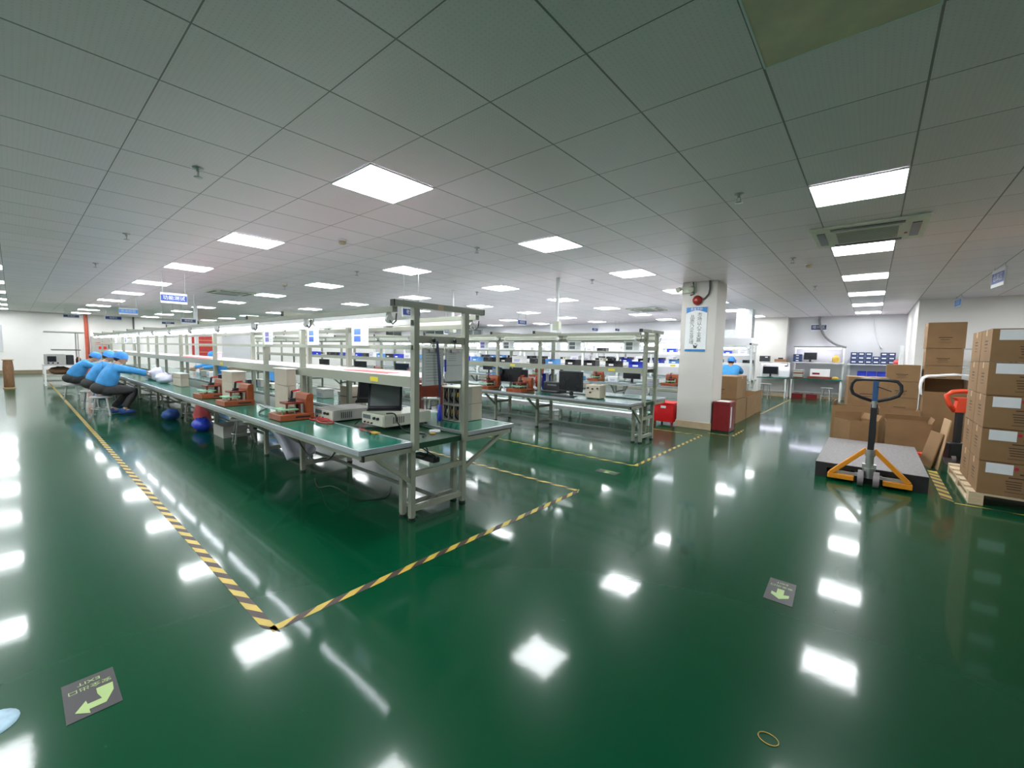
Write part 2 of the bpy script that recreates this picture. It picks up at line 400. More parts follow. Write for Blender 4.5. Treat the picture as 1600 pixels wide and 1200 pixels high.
for i, (x, y) in enumerate(SP):
    lab = 'small chrome sprinkler head under the ceiling, ' + ['above the front bench end', 'second above the front bench', 'in front of the right light panels', 'between the first two light rows', 'second between the first two light rows',
           'above the second bench', 'beside the right cassette unit', 'third above the front bench', 'third between the first two light rows', 'second above the second bench', 'behind the right cassette unit'][i]
    if sp is None:
        sp = thing('sprinkler', lab, 'sprinkler', (x, y, CEIL), 0, 'fire sprinklers')
        MB().lathe([(.038, -.001), (.038, -.006), (.012, -.012), (.012, -.03)], 16).build('rosette', 'steel', sp)
        MB().tube([(.010, 0, -.03), (.016, 0, -.05), (.006, 0, -.07)], .003, 6).tube([(-.010, 0, -.03), (-.016, 0, -.05), (-.006, 0, -.07)], .003, 6).lathe([(.03, -.07), (.03, -.073)], 16).build('deflector', 'steel', sp)
    else: dup(sp, (x, y, CEIL), 0, lab)
sd = thing('smoke_detector', 'round beige smoke detector on the ceiling left of the centre lights', 'smoke detector', (-5.16, 2.74, CEIL))
MB().lathe([(.055, -.001), (.055, -.015), (.048, -.02)], 20).build('mount', 'white_plastic', sd)
MB().lathe([(.046, -.02), (.046, -.045), (.03, -.055)], 20).build('sensor', 'base_beige', sd)
dup(sd, (-.78, 7.56, CEIL), 0, 'round beige smoke detector on the ceiling behind the right cassette unit')
dup(sd, (-9.67, 3.83, CEIL), 0, 'round beige smoke detector on the ceiling far along the front bench')
def drop(lab, x, y, z0):
    o = thing('conduit_drop', lab, 'conduit', (x, y, 0), 0, 'cable conduits dropping from the ceiling')
    MB().bx(-.025, .025, -.02, .02, z0+.16, CEIL-.002).build('trunking', 'white_plastic', o)
    MB().bx(-.07, .07, -.045, .045, z0, z0+.16).build('junction_box', 'ivory', o, bev=.006)
drop('thin white cable conduit dropping from the ceiling to the second bench, left one', -7.3, 6.49, 1.79)
drop('thin white cable conduit dropping from the ceiling to the second bench, right one', -4.45, 6.49, 1.79)
sp2 = thing('service_pole', 'thin white service pole beyond the front bench, beside the navy sign', 'pole', (-17.9, 4.14, 0))
MB().bx(-.05, .05, -.05, .05, .012, CEIL-.002).build('shaft', 'white_plastic', sp2); MB().bx(-.08, .08, -.08, .08, 0, .012).build('base_plate', 'steel', sp2)
sp3 = thing('service_pole', 'stout white service post behind the middle of the second bench', 'pole', (-5.72, 8.3, 0))
MB().bx(-.09, .09, -.09, .09, .012, 2.05).build('shaft', 'white_plastic', sp3); MB().bx(-.13, .13, -.13, .13, 0, .012).build('base_plate', 'steel', sp3); MB().bx(.092, .105, -.05, .05, .6, .8).build('socket_plate', 'paper', sp3)

# ------------------------------------------------------------------ hanging signs
def sign(lab, x, y0, y1, z0, z1, body, col, rz=0., ax='y', cat='sign', lines=1):
    w, h = y1-y0, z1-z0
    o = thing('hanging_sign', lab, cat, (x, (y0+y1)/2, z0), PI/2+rz, 'blue and white signs hung from the ceiling')
    b = MB().bx(-w/2, w/2, -.012, .012, 0, h, 0)
    for s in (-1, 1):
        b.bx(-w/2+.006, w/2-.006, min(s*.013, s*.0125), max(s*.013, s*.0125), h*.2, h*.8, 1)
    b.build('board', ['sign_plate_w', col], o)
    t = MB()
    for s in (-1, 1): t.text(body, min(h*.44, w/len(body)*.86), (0, -s*.0145, h*.5), (s, 0, 0), (0, 0, 1))
    t.build('lettering', 'sign_plate_w', o)
    for s in (-1, 1): MB().cyl((s*w*.42, 0, h), (s*w*.42, 0, CEIL-z0-.001), .004, 6).build('hanger', 'steel', o)
    return o
mat('sign_plate_w', (.62, .64, .66), .4, var=.02)
sign('large blue hanging sign with white band letters over the front bench', -10, 1.79, 2.19, 2.16, 2.35, '功能测试', 'sign_blue')
sign('bright sky blue hanging sign farther along the front bench', -17, 2.07, 2.50, 2.27, 2.46, '外观检验', 'sign_light')
sign('dark navy hanging sign nearest the white left wall', -24, 1.32, 1.76, 2.36, 2.52, '包装区', 'sign_navy')
sign('blue hanging sign half hidden behind the sky blue sign', -24, 2.5, 3.0, 2.36, 2.55, '组装区', 'sign_blue')
sign('dark navy hanging sign beside the thin white conduit', -14, 2.92, 3.24, 1.97, 2.11, '维修区', 'sign_navy')
sign('small navy hanging sign left of the thin white conduit', -18, 3.23, 3.57, 2.06, 2.17, '物料区', 'sign_navy')
sign('blue hanging sign just behind the top corner of the front bench frame', -6, 4.22, 4.58, 1.93, 2.10, '老化区', 'sign_blue')
sign('slanting striped sign seen through the end frame of the front bench', -12, 10.14, 10.55, 1.97, 2.2, '电源线', 'sign_navy', .5)
sign('blue sign hanging above the white pole behind the second bench', -9, 10.85, 11.3, 2.26, 2.47, '组装线', 'sign_blue')
sign('small blue sign before the back wall, left of the second bench end', -9, 15.7, 16.2, 2.3, 2.46, '插件线', 'sign_blue')
sign('smallest blue sign before the back wall, beside the second bench end post', -8.2, 16.2, 16.6, 2.31, 2.43, '焊接线', 'sign_blue')
sign('edge-on striped sign at the right edge above the carton pallet', 1.3, 8.9, 9.35, 2.44, 2.69, '仓库区', 'sign_blue', .12)
sign('farther edge-on striped sign before the white right wall', 1.32, 12.8, 13.25, 2.49, 2.70, '成品区', 'sign_light', .1)
sg = thing('wall_sign', 'blue room sign with white letters on the back wall above the repair benches', 'sign', (-1.43, YB, 2.26))
MB().bx(-.21, .21, -.02, -.002, 0, .25).build('board', 'sign_plate_w', sg)
MB().bx(-.205, .205, -.024, -.0205, .05, .205).text('维修区', .12, (0, -.026, .128), (1, 0, 0), (0, 0, 1), 1).build('lettering', ['sign_navy', 'sign_plate_w'], sg)

mat('blue_pale', (.30, .45, .55), .5, var=.2, scale=20)
# ------------------------------------------------------------------ floor markings
def tape(lab, segs, w=.05, per=.19):
    """one zone outline: straight runs of diagonal yellow and dark brown stripes"""
    b = MB()
    for (x0, y0), (x1, y1) in segs:
        d = Vector((x1-x0, y1-y0, 0)); L_ = d.length; d.normalize(); a = Vector((-d.y, d.x, 0)); o = Vector((x0, y0, 0)); n = int(L_/per)+1
        for i in range(2*n):
            s0, s1 = i*per/2, min((i+1)*per/2, L_)
            if s0 >= L_: break
            sk = .05
            q = [o+d*(s0-(sk if i else 0))-a*w/2, o+d*(s1-sk)-a*w/2, o+d*(s1+sk)+a*w/2, o+d*(s0+(sk if i else 0))+a*w/2]
            b.add([v+Vector((0, 0, .0015)) for v in q], [(0, 1, 2, 3)], i % 2)
    o = b.build('floor_tape', ['tape_yellow', 'tape_black'])
    return tag(o, lab, 'floor tape', 'yellow and black zone tapes')
tape('yellow and black striped tape outline around the front bench row', [((-27, .76), (-2.17, .76)), ((-2.17, .76), (-2.17, 3.63)), ((-2.17, 3.63), (-22, 3.63))])
tape('thin striped tape outline around the second bench row', [((-22, 4.94), (-2.16, 4.94)), ((-2.16, 4.94), (-2.16, 7.66)), ((-2.16, 7.66), (-22, 7.66))], .05)
tape('short wide striped tape beside the black platform and the carton pallet', [((.66, 7.37), (.66, 5.95))], .085, .2)
tape('striped tape line along the front of the carton pallet', [((.70, 5.86), (3.4, 5.86))], .03, .4)
tape('striped tape outline on the floor at the foot of the red extinguisher box', [((-2.15, 8.0), (-1.75, 8.0)), ((-1.75, 8.0), (-1.75, 8.8))], .04)
tape('striped tape line beyond the cartons beside the pillar', [((-1.95, 11.6), (-1.95, 16.3))], .05)
def floor_sign(lab, corners, arrow, txt=True):
    c = sum((Vector((*p, 0)) for p in corners), Vector())/4
    o = thing('floor_sign', lab, 'floor sign', c, 0, 'exit signs stuck on the floor')
    X0, X1, X2, X3 = [Vector((*p, 0))-c for p in corners]          # far-left, far-right, near-right, near-left as the reader beyond sees it upside down
    u = ((X1-X0)+(X2-X3)).normalized(); v = ((X0-X3)+(X1-X2)).normalized(); W = (X1-X0).length; H = (X0-X3).length
    MB().add([p+Vector((0, 0, z)) for z in (.0005, .002) for p in (X0, X1, X2, X3)], [(0, 3, 2, 1), (7, 4, 5, 6), (0, 1, 5, 4), (1, 2, 6, 5), (2, 3, 7, 6), (3, 0, 4, 7)]).build('plate', 'sign_plate', o)
    b = MB(); Z = Vector((0, 0, .003))
    b.text('EXIT', .052*W/.27, v*H*.36+Z, -u, -v, 0, 1.15); b.text('安全出口', .052*W/.27, v*H*.21+Z, -u, -v, 0, 1.1)
    b.build('lettering', 'glow_lime', o)
    P = [u*x*W+v*y*H+Z for x, y in arrow]
    MB().add(P, [tuple(range(len(P)))]).build('arrow', 'glow_lime', o)
    return o
floor_sign('dark floor sign with a bent green arrow near the left aisle lights', [(-2.41, .0625), (-2.41, .215), (-2.145, .215), (-2.145, .0625)],
           [(.42, .08), (.10, .08), (.10, -.06), (.16, -.22), (-.10, -.22), (-.12, -.12), (-.34, -.32), (-.08, -.46), (-.09, -.36), (.22, -.36), (.40, -.12)])
floor_sign('dark floor sign with a straight green arrow in the open aisle', [(-.40, 3.025), (-.262, 3.025), (-.25, 2.74), (-.392, 2.74)],
           [(-.12, .08), (.14, .08), (.14, -.14), (.34, -.10), (.34, -.22), (.02, -.36), (-.30, -.22), (-.30, -.10), (-.12, -.14)])
floor_sign('worn pale floor sign between the two taped bench zones', [(-2.41, 4.52), (-2.15, 4.52), (-2.15, 4.38), (-2.41, 4.38)], [(-.1, .05), (.1, .05), (.1, -.2), (.2, -.2), (0, -.4), (-.2, -.2), (-.1, -.2)])
rb = MB(); rb.tube([(.026*math.cos(t*PI/10)*1.25, .026*math.sin(t*PI/10), .002) for t in range(20)], .0016, 6, 0, True)
tag(rb.build('rubber_band', 'tape_gold', None, (-.199, 1.715, .0005)), 'small yellow rubber band lying on the green floor', 'rubber band')
pz = MB().lathe([(.085, .0005), (.085, .002), (.06, .0022), (.05, .0022)], 24)
tag(pz.build('floor_sticker', 'blue_pale', None, (-2.35, -.13, 0)), 'round pale blue sticker on the floor at the left edge', 'sticker')
# ------------------------------------------------------------------ production benches
FR = [0, -2.01, -3.06, -5.14, -7.21, -9.3, -11.4, -13.6, -15.9, -18.1]      # frames from the right end
ZT = .65
def bench(lab, xe, yc, hp, wf, wb, frames, metal='frame_paint', tray=False, two=True, belt=True, backbrace=True):
    o = thing('assembly_bench', lab, 'workbench', (xe, yc, 0), 0)
    L_ = frames[-1]-.08
    for k, x in enumerate(frames):
        for s in (-1, 1):
            MB().bx(x-.028, x+.028, s*hp-.025, s*hp+.025, .58, 1.715).build('post', metal, o, bev=.004)
            yl = s*(hp+.01)
            b = MB().bx(x-.05, x-.005, yl-.022, yl+.022, .03, .58, 0)
            b.cyl((x-.028, yl, .0), (x-.028, yl, .018), .032, 14, 1).cyl((x-.028, yl, .018), (x-.028, yl, .03), .026, 14, 0)
            b.build('leg', [metal, 'rubber_black'], o)
            if k == 0:
                b = MB().bx(x-.17, x-.125, yl-.022, yl+.022, .03, .60, 0).cyl((x-.148, yl, 0), (x-.148, yl, .018), .032, 14, 1).cyl((x-.148, yl, .018), (x-.148, yl, .03), .026, 14, 0)
                b.build('leg', [metal, 'rubber_black'], o)
            ye = (wb if s > 0 else -wf)
            b = MB()
            if s < 0 or backbrace: b.bar((x-.028, s*(hp+.02), .32), (x-.028, ye-s*.14, .575), .032, .032, 0)
            b.bx(x-.05, x-.004, min(s*hp, ye-s*.05), max(s*hp, ye-s*.05), .565, .605, 0)
            y2 = ye-s*.048
            b.bx(x-.052, x-.002, min(y2, y2+s*.012), max(y2, y2+s*.012), .563, .607, 1).build('bracket', [metal, 'rubber_black'], o)
        b = MB()
        for z in (.09, .375):
            b.bx(x-.045, x-.01, -hp, hp, z-.022, z+.022)
        if k == 0: b.bx(x-.165, x-.13, -hp, hp, .075, .105)
        b.build('stretcher', metal, o)
        b = MB().bx(x-.024, x+.024, -hp-.2, hp+.21, 1.716, 1.762, 0)
        for s, e in ((-1, -hp-.2), (1, hp+.21)): b.bx(x-.026, x+.026, min(e, e+s*.008), max(e, e+s*.008), 1.714, 1.764, 1)
        if k == 0: b.bx(x+.0245, x+.026, -.06, .0, 1.716, 1.762, 2)
        b.build('cross_beam', [metal, 'rubber_black', 'base_beige'], o)
    for s in (-1, 1):
        y0 = hp+.02; y1 = wb if s > 0 else wf
        ya, yb = sorted((s*y0, s*y1))
        b = MB().bx(L_, -.02, ya+.02, yb-.02, ZT-.028, ZT, 0)
        b.bx(L_, .0, ya, ya+.02, ZT-.034, ZT+.002, 1).bx(L_, .0, yb-.02, yb, ZT-.034, ZT+.002, 1).bx(-.02, 0, ya+.02, yb-.02, ZT-.034, ZT+.002, 1)
        b.build('tabletop', ['mat_green', 'alu'], o)
        yo = s*y1
        MB().bx(L_, -.02, min(yo-s*.03, yo-s*.06), max(yo-s*.03, yo-s*.06), .575, ZT-.035).build('edge_beam', metal, o)
    if belt:
        b = MB().bx(L_, -.03, -hp+.03, hp-.03, .60, .628, 0)
        for s in (-1, 1): b.bx(L_, -.01, s*(hp-.026)-.012, s*(hp-.026)+.012, .585, .64, 1)
        b.bx(-.03, .0, -hp+.04, hp-.04, .585, .632, 1)
        b.build('conveyor_belt', ['belt_green', 'belt_green'], o)
    # overhead shelf with front apron
    b = MB().bx(L_, -.03, -hp+.0, hp-.0, 1.145, 1.165, 0)
    for s in (-1, 1): b.bx(L_, -.03, s*(hp+.012)-.012, s*(hp+.012)+.012, 1.085, 1.172, 1)
    b.build('overhead_shelf', ['shelf_pink', metal], o)
    for s in (-1, 1):
        for z, r in ((1.405, .016), (1.6, .02)):
            MB().bx(L_, .01, s*(hp+.03)-r*.9, s*(hp+.03)+r*.9, z-r, z+r).build('rail', metal, o)
        MB().bx(L_, -.02, s*(hp+.17)-.022, s*(hp+.17)+.022, 1.672, 1.714).build('lamp_rail', metal, o)
    MB().bx(-.02, .02, -hp+.026, hp-.026, 1.44, 1.50).build('end_rail', metal, o)
    MB().bx(L_, -.05, -.012, .012, .105, .13).build('foot_rail', 'frame_dark', o)
    for i in range(7):
        x = -.55-1.05*i
        if x < L_+.3: break
        if i in (0, 2, 4): MB().bx(x-.06, x+.06, -hp-.0258, -hp-.0242, 1.105, 1.145).build('yellow_label', 'sticker_yellow', o)
    if tray:
        b = MB().bx(L_, -.28, .0, hp+.22, .30, .315, 0).bx(L_, -.28, -.012, 0, .27, .35, 1).bx(L_, -.28, hp+.22, hp+.232, .27, .35, 1)
        b.build('lower_tray', ['mat_green', 'white_plastic'], o)
    return o
YC1, HP1, YC2, HP2 = 2.33, .27, 6.49, .21
B1 = bench('nearest long production bench with green tops, overhead shelf and tube lamps', -2.76, YC1, HP1, .76, .97, FR)
B2 = bench('second long production bench with monitors, its end beside the red box', -2.65, YC2, HP2, .68, .72, FR[:9], backbrace=False)
B3 = bench('third long production bench, glimpsed between second bench shelf and pillar', -3.1, 10.55, .24, .66, .72, FR[:8], 'frame_white')
B4 = bench('fourth long production bench, its lit end just right of the pillar', -2.75, 14.5, .24, .66, .72, FR[:8], 'frame_white')

# ------------------------------------------------------------------ tube lamps under the lamp rails
def tube_lamp(lab, loc, on, group):
    o = thing('tube_lamp', lab, 'lamp', loc, 0, group)
    MB().prism([(-.028, .0), (.028, .0), (.024, .035), (.014, .04), (-.014, .04), (-.024, .035)], 'x', -.6, .6).build('housing', 'ivory' if not on else 'white_plastic', o)
    MB().cyl((-.585, 0, -.02), (.585, 0, -.02), .017, 10).build('tube', 'tube_glow' if on else 'tube_off', o)
    for s in (-1, 1): MB().cyl((s*.585, 0, -.012), (s*.615, 0, -.012), .031, 14).bx(s*.6-.008, s*.6+.008, -.02, .02, -.01, .02).build('end_cap', 'white_plastic', o)
    MB().tube([(.61, 0, -.02), (.65, .0, -.05), (.69, .0, -.03), (.70, 0, .03)], .006, 6).build('lead', 'grey_dark', o)
    return o
lamp_on = lamp_off = None
for rown, xe, yc, hp, nlen, offs in (('front', -2.76, YC1, HP1, 13, {1: (0,)}), ('second', -2.65, YC2, HP2, 11, {-1: range(20), 1: range(20)}), ('third', -3.1, 10.55, .24, 9, {}), ('fourth', -2.75, 14.5, .24, 9, {})):
    for s in (-1, 1):
        for i in range(nlen):
            on = i not in offs.get(s, ())
            lab = '%s tube lamp, %s side of the %s bench, %s from the right' % ('lit' if on else 'unlit', 'near' if s < 0 else 'far', rown, ordw(i))
            loc = (xe-.70-1.42*i, yc+s*(hp+.17), 1.631); g = 'tube lamps above the %s bench' % rown
            if on:
                if lamp_on is None: lamp_on = tube_lamp(lab, loc, True, g)
                else: dup(lamp_on, loc, 0, lab, g)
            else:
                if lamp_off is None: lamp_off = tube_lamp(lab, loc, False, g)
                else: dup(lamp_off, loc, 0, lab, g)

# ------------------------------------------------------------------ things on the benches
def jig(lab, loc, rz=0., blue=False, s=1.):
    """brown test fixture: slotted base, upright, bridge, toggle clamp"""
    o = thing('test_fixture', lab, 'test fixture', loc, rz, 'brown test fixtures')
    w, d = .155*s, .145*s
    b = MB().bx(-w, w, -d, d, 0, .062, 0).bx(-w*.15, w*.75, -d-.001, -d+.02, .02, .042, 1)
    b.build('base', ['bakelite', 'plastic_black'], o, bev=.004)
    b = MB().prism([(w*.55, .062), (w, .062), (w, .25), (w*.86, .262), (w*.62, .25), (w*.55, .2)], 'y', -d*.85, d*.85)
    b.build('upright', 'bakelite', o, bev=.003)
    MB().bx(-w*.5, w*.55, -d*.5, d*.5, .155, .175).bx(-w*.45, -w*.36, -d*.4, -d*.3, .062, .155).bx(w*.36, w*.45, -d*.4, -d*.3, .062, .155).build('press_plate', 'bakelite_dark', o)
    MB().bx(-w*.85, w*.15, -d*.7, d*.6, .10, .112).cyl((-w*.7, -d*.5, .062), (-w*.7, -d*.5, .10), .006, 8).cyl((0, -d*.5, .062), (0, -d*.5, .10), .006, 8).cyl((-w*.7, d*.4, .062), (-w*.7, d*.4, .10), .006, 8).build('circuit_board', 'pcb_green', o)
    b = MB().bx(-.02, .035, -.025, .025, .175, .21).bar((0, 0, .20), (.01, 0, .285), .022, .014).bar((.0, 0, .205), (-.04, 0, .17), .012, .012).cyl((-.04, 0, .12), (-.04, 0, .175), .008, 8)
    tc_ = b.build('toggle_clamp', 'plastic_black', o)
    MB().bar((.01, 0, .285), (.085, 0, .292), .024, .016).build('clamp_handle', 'red_plastic' if not blue else 'blue_bin', tc_)
    for q in (-1, 1): MB().cyl((w*.46, q*d*.5, .062), (w*.46, q*d*.5, .155), .016, 10).build('guide_post', 'steel', o)
    return o
def shield(lab, loc, w, d, h, rz=0.):
    o = thing('test_box', lab, 'box', loc, rz, 'beige test boxes on the front bench')
    MB().bx(-w/2, w/2, -d/2, d/2, 0, h*.62).build('lower_body', 'beige', o, bev=.006)
    MB().bx(-w/2, w/2, -d/2, d/2, h*.625, h-.006).build('upper_body', 'beige', o, bev=.006)
    MB().bx(-w/2-.012, w/2+.012, -d/2-.012, d/2+.012, h-.006, h).build('lid', 'white_plastic', o)
    MB().cyl((w/2, -d/2+.02, .03), (w/2, -d/2+.02, h*.6), .006, 6).build('hinge', 'steel', o)
    return o
def psu(lab, loc, w, d, h, rz=0., col='ivory'):
    o = thing('power_supply', lab, 'power supply', loc, rz, 'bench power supplies')
    MB().bx(-w/2, w/2, -d/2, d/2, .012, h).build('case', col, o, bev=.006)
    b = MB().bx(-w*.47, w*.47, -d/2-.007, -d/2, .02, h-.008, 0).bx(-w*.42, -w*.08, -d/2-.0095, -d/2-.0072, h*.55, h*.85, 1)
    fp_ = b.build('front_panel', ['ivory', 'screen_grey'], o)
    for i in range(2): MB().cyl((w*.12+i*w*.16, -d/2-.007, h*.68), (w*.12+i*w*.16, -d/2-.025, h*.68), .014, 12).build('knob', 'plastic_black', fp_)
    for i in range(3): MB().cyl((-w*.32+i*w*.16, -d/2-.007, h*.28), (-w*.32+i*w*.16, -d/2-.022, h*.28), .008, 10).build('terminal', 'cable_red' if i % 2 else 'plastic_black', fp_)
    b = MB()
    for i in range(6): b.bx(w/2, w/2+.002, -d*.32+i*.022, -d*.32+i*.022+.01, h*.3, h*.8)
    b.build('vent_slots', 'grey_dark', o)
    for sx in (-1, 1):
        for sy in (-1, 1): MB().cyl((sx*w*.42, sy*d*.42, 0), (sx*w*.42, sy*d*.42, .013), .012, 8).build('foot', 'rubber_black', o)
    return o
def panel_screen(lab, loc, rz, w=.33, h=.3, tilt=.35, screen='screen_grey'):
    o = thing('display_panel', lab, 'monitor', loc, rz, 'tilted display panels on the front bench')
    X = Matrix.Rotation(-tilt, 4, 'X')
    MB().bx(-w/2, w/2, -.012, .012, .012, h, 0, X).build('housing', 'plastic_black', o, bev=.004)
    MB().bx(-w*.43, w*.43, -.0145, -.0125, h*.14, h*.88, 0, X).build('screen', screen, o)
    MB().bx(-w/2, w/2, -.05, .12, 0, .011).build('base', 'plastic_black', o)
    for sx in (-1, 1): MB().bar((sx*w*.4, .06+h*.12, h*.62), (sx*w*.4, .115, .012), .012, .012).build('stay', 'plastic_black', o)
    return o
def monitor(lab, loc, rz=0., w=.46, h=.28, z=.10, screen='screen_dark', group='monitors along the benches'):
    o = thing('monitor', lab, 'monitor', loc, rz, group)
    hs_ = MB().bx(-w/2, w/2, -.018, .018, z, z+h).build('housing', 'plastic_black', o, bev=.005)
    MB().bx(-w/2+.015, w/2-.015, -.021, -.0185, z+.02, z+h-.015).build('screen', screen, hs_)
    MB().bx(-.03, .03, .018, .04, .012, z+h*.5).build('neck', 'plastic_black', o)
    MB().lathe([(.11, 0), (.11, .006), (.09, .012)], 20, 0, (0, .03, 0)).build('stand', 'plastic_black', o)
    return o
def cable(lab, pts, r, m, name='cable', cat='cable', group='loose cables on the benches'):
    # smooth the run with a Catmull-Rom pass
    P = [Vector(p) for p in pts]; Q = []
    for i in range(len(P)-1):
        a, b_, c, d = P[max(i-1, 0)], P[i], P[i+1], P[min(i+2, len(P)-1)]
        for k in range(5):
            t = k/5; Q.append(.5*((2*b_)+(c-a)*t+(2*a-5*b_+4*c-d)*t*t+(3*b_-a-3*c+d)*t**3))
    Q.append(P[-1])
    return tag(MB().tube(Q, r, 6).build(name, m), lab, cat, group)

# --- front bench
jig('brown test fixture with red clamp handle, nearest on the front bench', (-4.55, 1.84, ZT+.0035), PI/2, False, 1.08)
jig('brown test fixture in the middle of the front bench three', (-6.1, 1.79, ZT+.0035), PI/2+.05, False, 1.08)
jig('brown test fixture farthest along the front bench near the seated workers', (-7.15, 1.80, ZT+.0035), PI/2+.1, False, 1.08)
shield('tallest beige test box, behind the nearest brown fixture', (-5.01, 1.965, ZT+.0035), .34, .10, .50)
shield('middle sized beige test box behind the middle brown fixture', (-6.62, 1.93, ZT+.0035), .42, .16, .40)
shield('low beige test box beside the white bags near the workers', (-9.55, 1.95, ZT+.0035), .55, .12, .23)
psu('grey power supply under the far tilted screen on the front bench', (-4.34, 2.31, .6285), .40, .46, .125, 0, 'grey_case')
psu('ivory power supply with red leads under the large tilted screen', (-3.57, 2.45, .6535), .38, .54, .125)
panel_screen('large tilted grey screen standing on the ivory power supply', (-3.68, 2.38, .7795), .85)
panel_screen('smaller dark tilted screen behind the grey power supply', (-4.62, 2.80, .758), .75, .34, .28, .3, 'screen_dark')
MB_ = None
st = thing('instrument_stand', 'black wire stand carrying the smaller dark tilted screen', 'stand', (-4.62, 2.80, ZT+.0035), .75)
MB().bx(-.17, .17, -.07, .14, .085, .1035).build('shelf_plate', 'plastic_black', st)
for sx in (-1, 1):
    for sy in (-.05, .12): MB().cyl((sx*.15, sy, 0), (sx*.15, sy, .086), .008, 8).build('leg', 'steel', st)
def module(lab, loc, w, d, h, rz=0.):
    o = thing('load_module', lab, 'instrument', loc, rz, 'grey stacked load modules')
    MB().bx(-w/2, w/2, -d/2, d/2, .008, h).build('case', 'beige', o, bev=.004)
    MB().bx(-w/2-.004, -w/2, -d*.45, d*.45, .015, h-.008).build('side_panel', 'grey_dark', o)
    MB().bx(-w*.5-.006, w*.5+.006, -d*.5-.006, d*.5+.006, 0, .008).build('base_plate', 'plastic_black', o)
    MB().cyl((w*.3, -d/2, h*.7), (w*.3, -d/2-.014, h*.7), .014, 10).build('knob', 'pcb_green', o)
    return o
module('grey load module at the bottom of its pair, left of the dark screen', (-5.0, 2.78, ZT+.0035), .26, .22, .13)
module('grey load module on top of its pair, left of the dark screen', (-5.0, 2.78, ZT+.1355), .26, .22, .13)
fx = thing('portal_fixture', 'dark red-brown portal fixture on the far wing behind the clipboards', 'test fixture', (-3.62, 2.93, ZT+.0035), .7)
for s in (-1, 1): MB().bx(s*.125-.02, s*.125+.02, -.09, .09, .0, .35).build('side_plate', 'bakelite_dark', fx, bev=.003)
MB().bx(-.145, .145, -.09, .09, .351, .37).bx(-.145, .145, -.095, -.0905, .24, .37).build('top_plate', 'bakelite_dark', fx)
for z in (.06, .2): MB().bx(-.104, .104, -.07, .07, z, z+.014).build('press_plate', 'white_plastic' if z > .1 else 'paper', fx)
for s in (-1, 1): MB().cyl((s*.06, 0, .0), (s*.06, 0, .35), .008, 8).build('guide_rod', 'steel', fx)
og = thing('load_bank', 'beige two tier load bank with open wire cells on the far wing end', 'instrument', (-3.30, 3.07, ZT+.0035), PI/2)
for t in (0, 1):
    z = t*.178
    b = MB().bx(.02, .175, -.13, .13, z, z+.174)
    b.build('cabinet', 'beige', og, bev=.004)
    b = MB()
    for i in range(4): b.bx(-.15, .02, -.13+i*.0833, -.12+i*.0833, z, z+.172)
    b.bx(-.15, .02, -.12, .13, z, z+.008).bx(-.15, .02, -.12, .13, z+.165, z+.174).build('cell_rack', 'grey_case', og)
    for i in range(3):
        MB().cyl((-.15, -.085+i*.083, z+.10), (-.02, -.085+i*.083, z+.10), .026, 12).build('coil', ['copper', 'tape_gold', 'grey_case'][(i+t) % 3], og)
        MB().tube([(-.14, -.085+i*.083, z+.15), (-.17, -.1+i*.083, z+.13), (-.165, -.085+i*.083, z+.06), (-.13, -.08+i*.083, z+.03)], .008, 6).build('wire_loop', 'cable_black', og)
MB().bx(-.16, .18, -.135, .135, .353, .363).build('top_cover', 'ivory', og)
cable('red test lead looping in front of the grey power supply', [(-4.42, 1.98, .664), (-4.3, 1.93, .66), (-4.12, 2.02, .662), (-4.2, 2.04, .67), (-4.4, 1.98, .667), (-4.5, 2.0, .657)], .006, 'cable_red')
cable('thick red lead coil under the nearest tall beige box side', [(-4.28, 1.97, .657), (-4.1, 1.93, .657), (-3.98, 1.99, .657), (-4.08, 2.03, .66), (-4.3, 2.0, .663)], .007, 'cable_red')
cable('black lead lying along the ivory power supply front', [(-3.76, 2.15, .69), (-3.72, 2.08, .66), (-3.55, 2.06, .66), (-3.4, 2.02, .658), (-3.28, 1.98, .657)], .006, 'cable_black')
cable('red lead hanging from the ivory power supply terminals', [(-3.66, 2.15, .665), (-3.62, 2.08, .655), (-3.5, 2.02, .657), (-3.34, 2.03, .658)], .005, 'cable_red')
cable('black cord draped over the ivory power supply to the belt', [(-3.45, 2.25, .785), (-3.36, 2.28, .785), (-3.335, 2.3, .70), (-3.2, 2.3, .64), (-3.0, 2.35, .64), (-2.9, 2.25, .64)], .007, 'cable_black')
cable('black cord drooping below the open belt end of the front bench', [(-3.1, 2.35, .583), (-2.98, 2.36, .50), (-2.95, 2.3, .44), (-3.0, 2.2, .48), (-3.05, 2.15, .58)], .006, 'cable_black', 'cable')
cable('black cable sagging under the front wing near its corner', [(-4.6, 1.85, .57), (-4.3, 1.8, .46), (-3.9, 1.75, .36), (-3.5, 1.72, .44), (-3.4, 1.75, .57)], .008, 'cable_black')
cable('black cable curling on the floor below the front bench', [(-4.4, 2.0, .01), (-4.1, 1.9, .01), (-3.7, 1.85, .12), (-3.5, 2.0, .01), (-3.4, 2.2, .01), (-3.6, 2.4, .01)], .006, 'cable_black')
cable('white cable lying along the green top between the brown fixtures', [(-5.9, 2.0, .656), (-5.6, 1.97, .656), (-5.3, 2.0, .656), (-5.1, 1.9, .656)], .006, 'cable_white')
cable('black cable curved on the green top left of the nearest fixture', [(-5.5, 1.95, .657), (-5.25, 1.78, .657), (-5.0, 1.70, .657), (-4.78, 1.74, .657)], .005, 'cable_black')
pw = thing('power_strip', 'black power brick hanging below the open belt end', 'power strip', (-3.02, 2.42, .40))
MB().bx(-.18, .10, -.035, .035, -.022, .03).build('body', 'plastic_black', pw, bev=.006)
for i in range(3): MB().bx(-.14+i*.07, -.10+i*.07, -.02, .02, .03, .033).build('socket', 'grey_dark', pw)
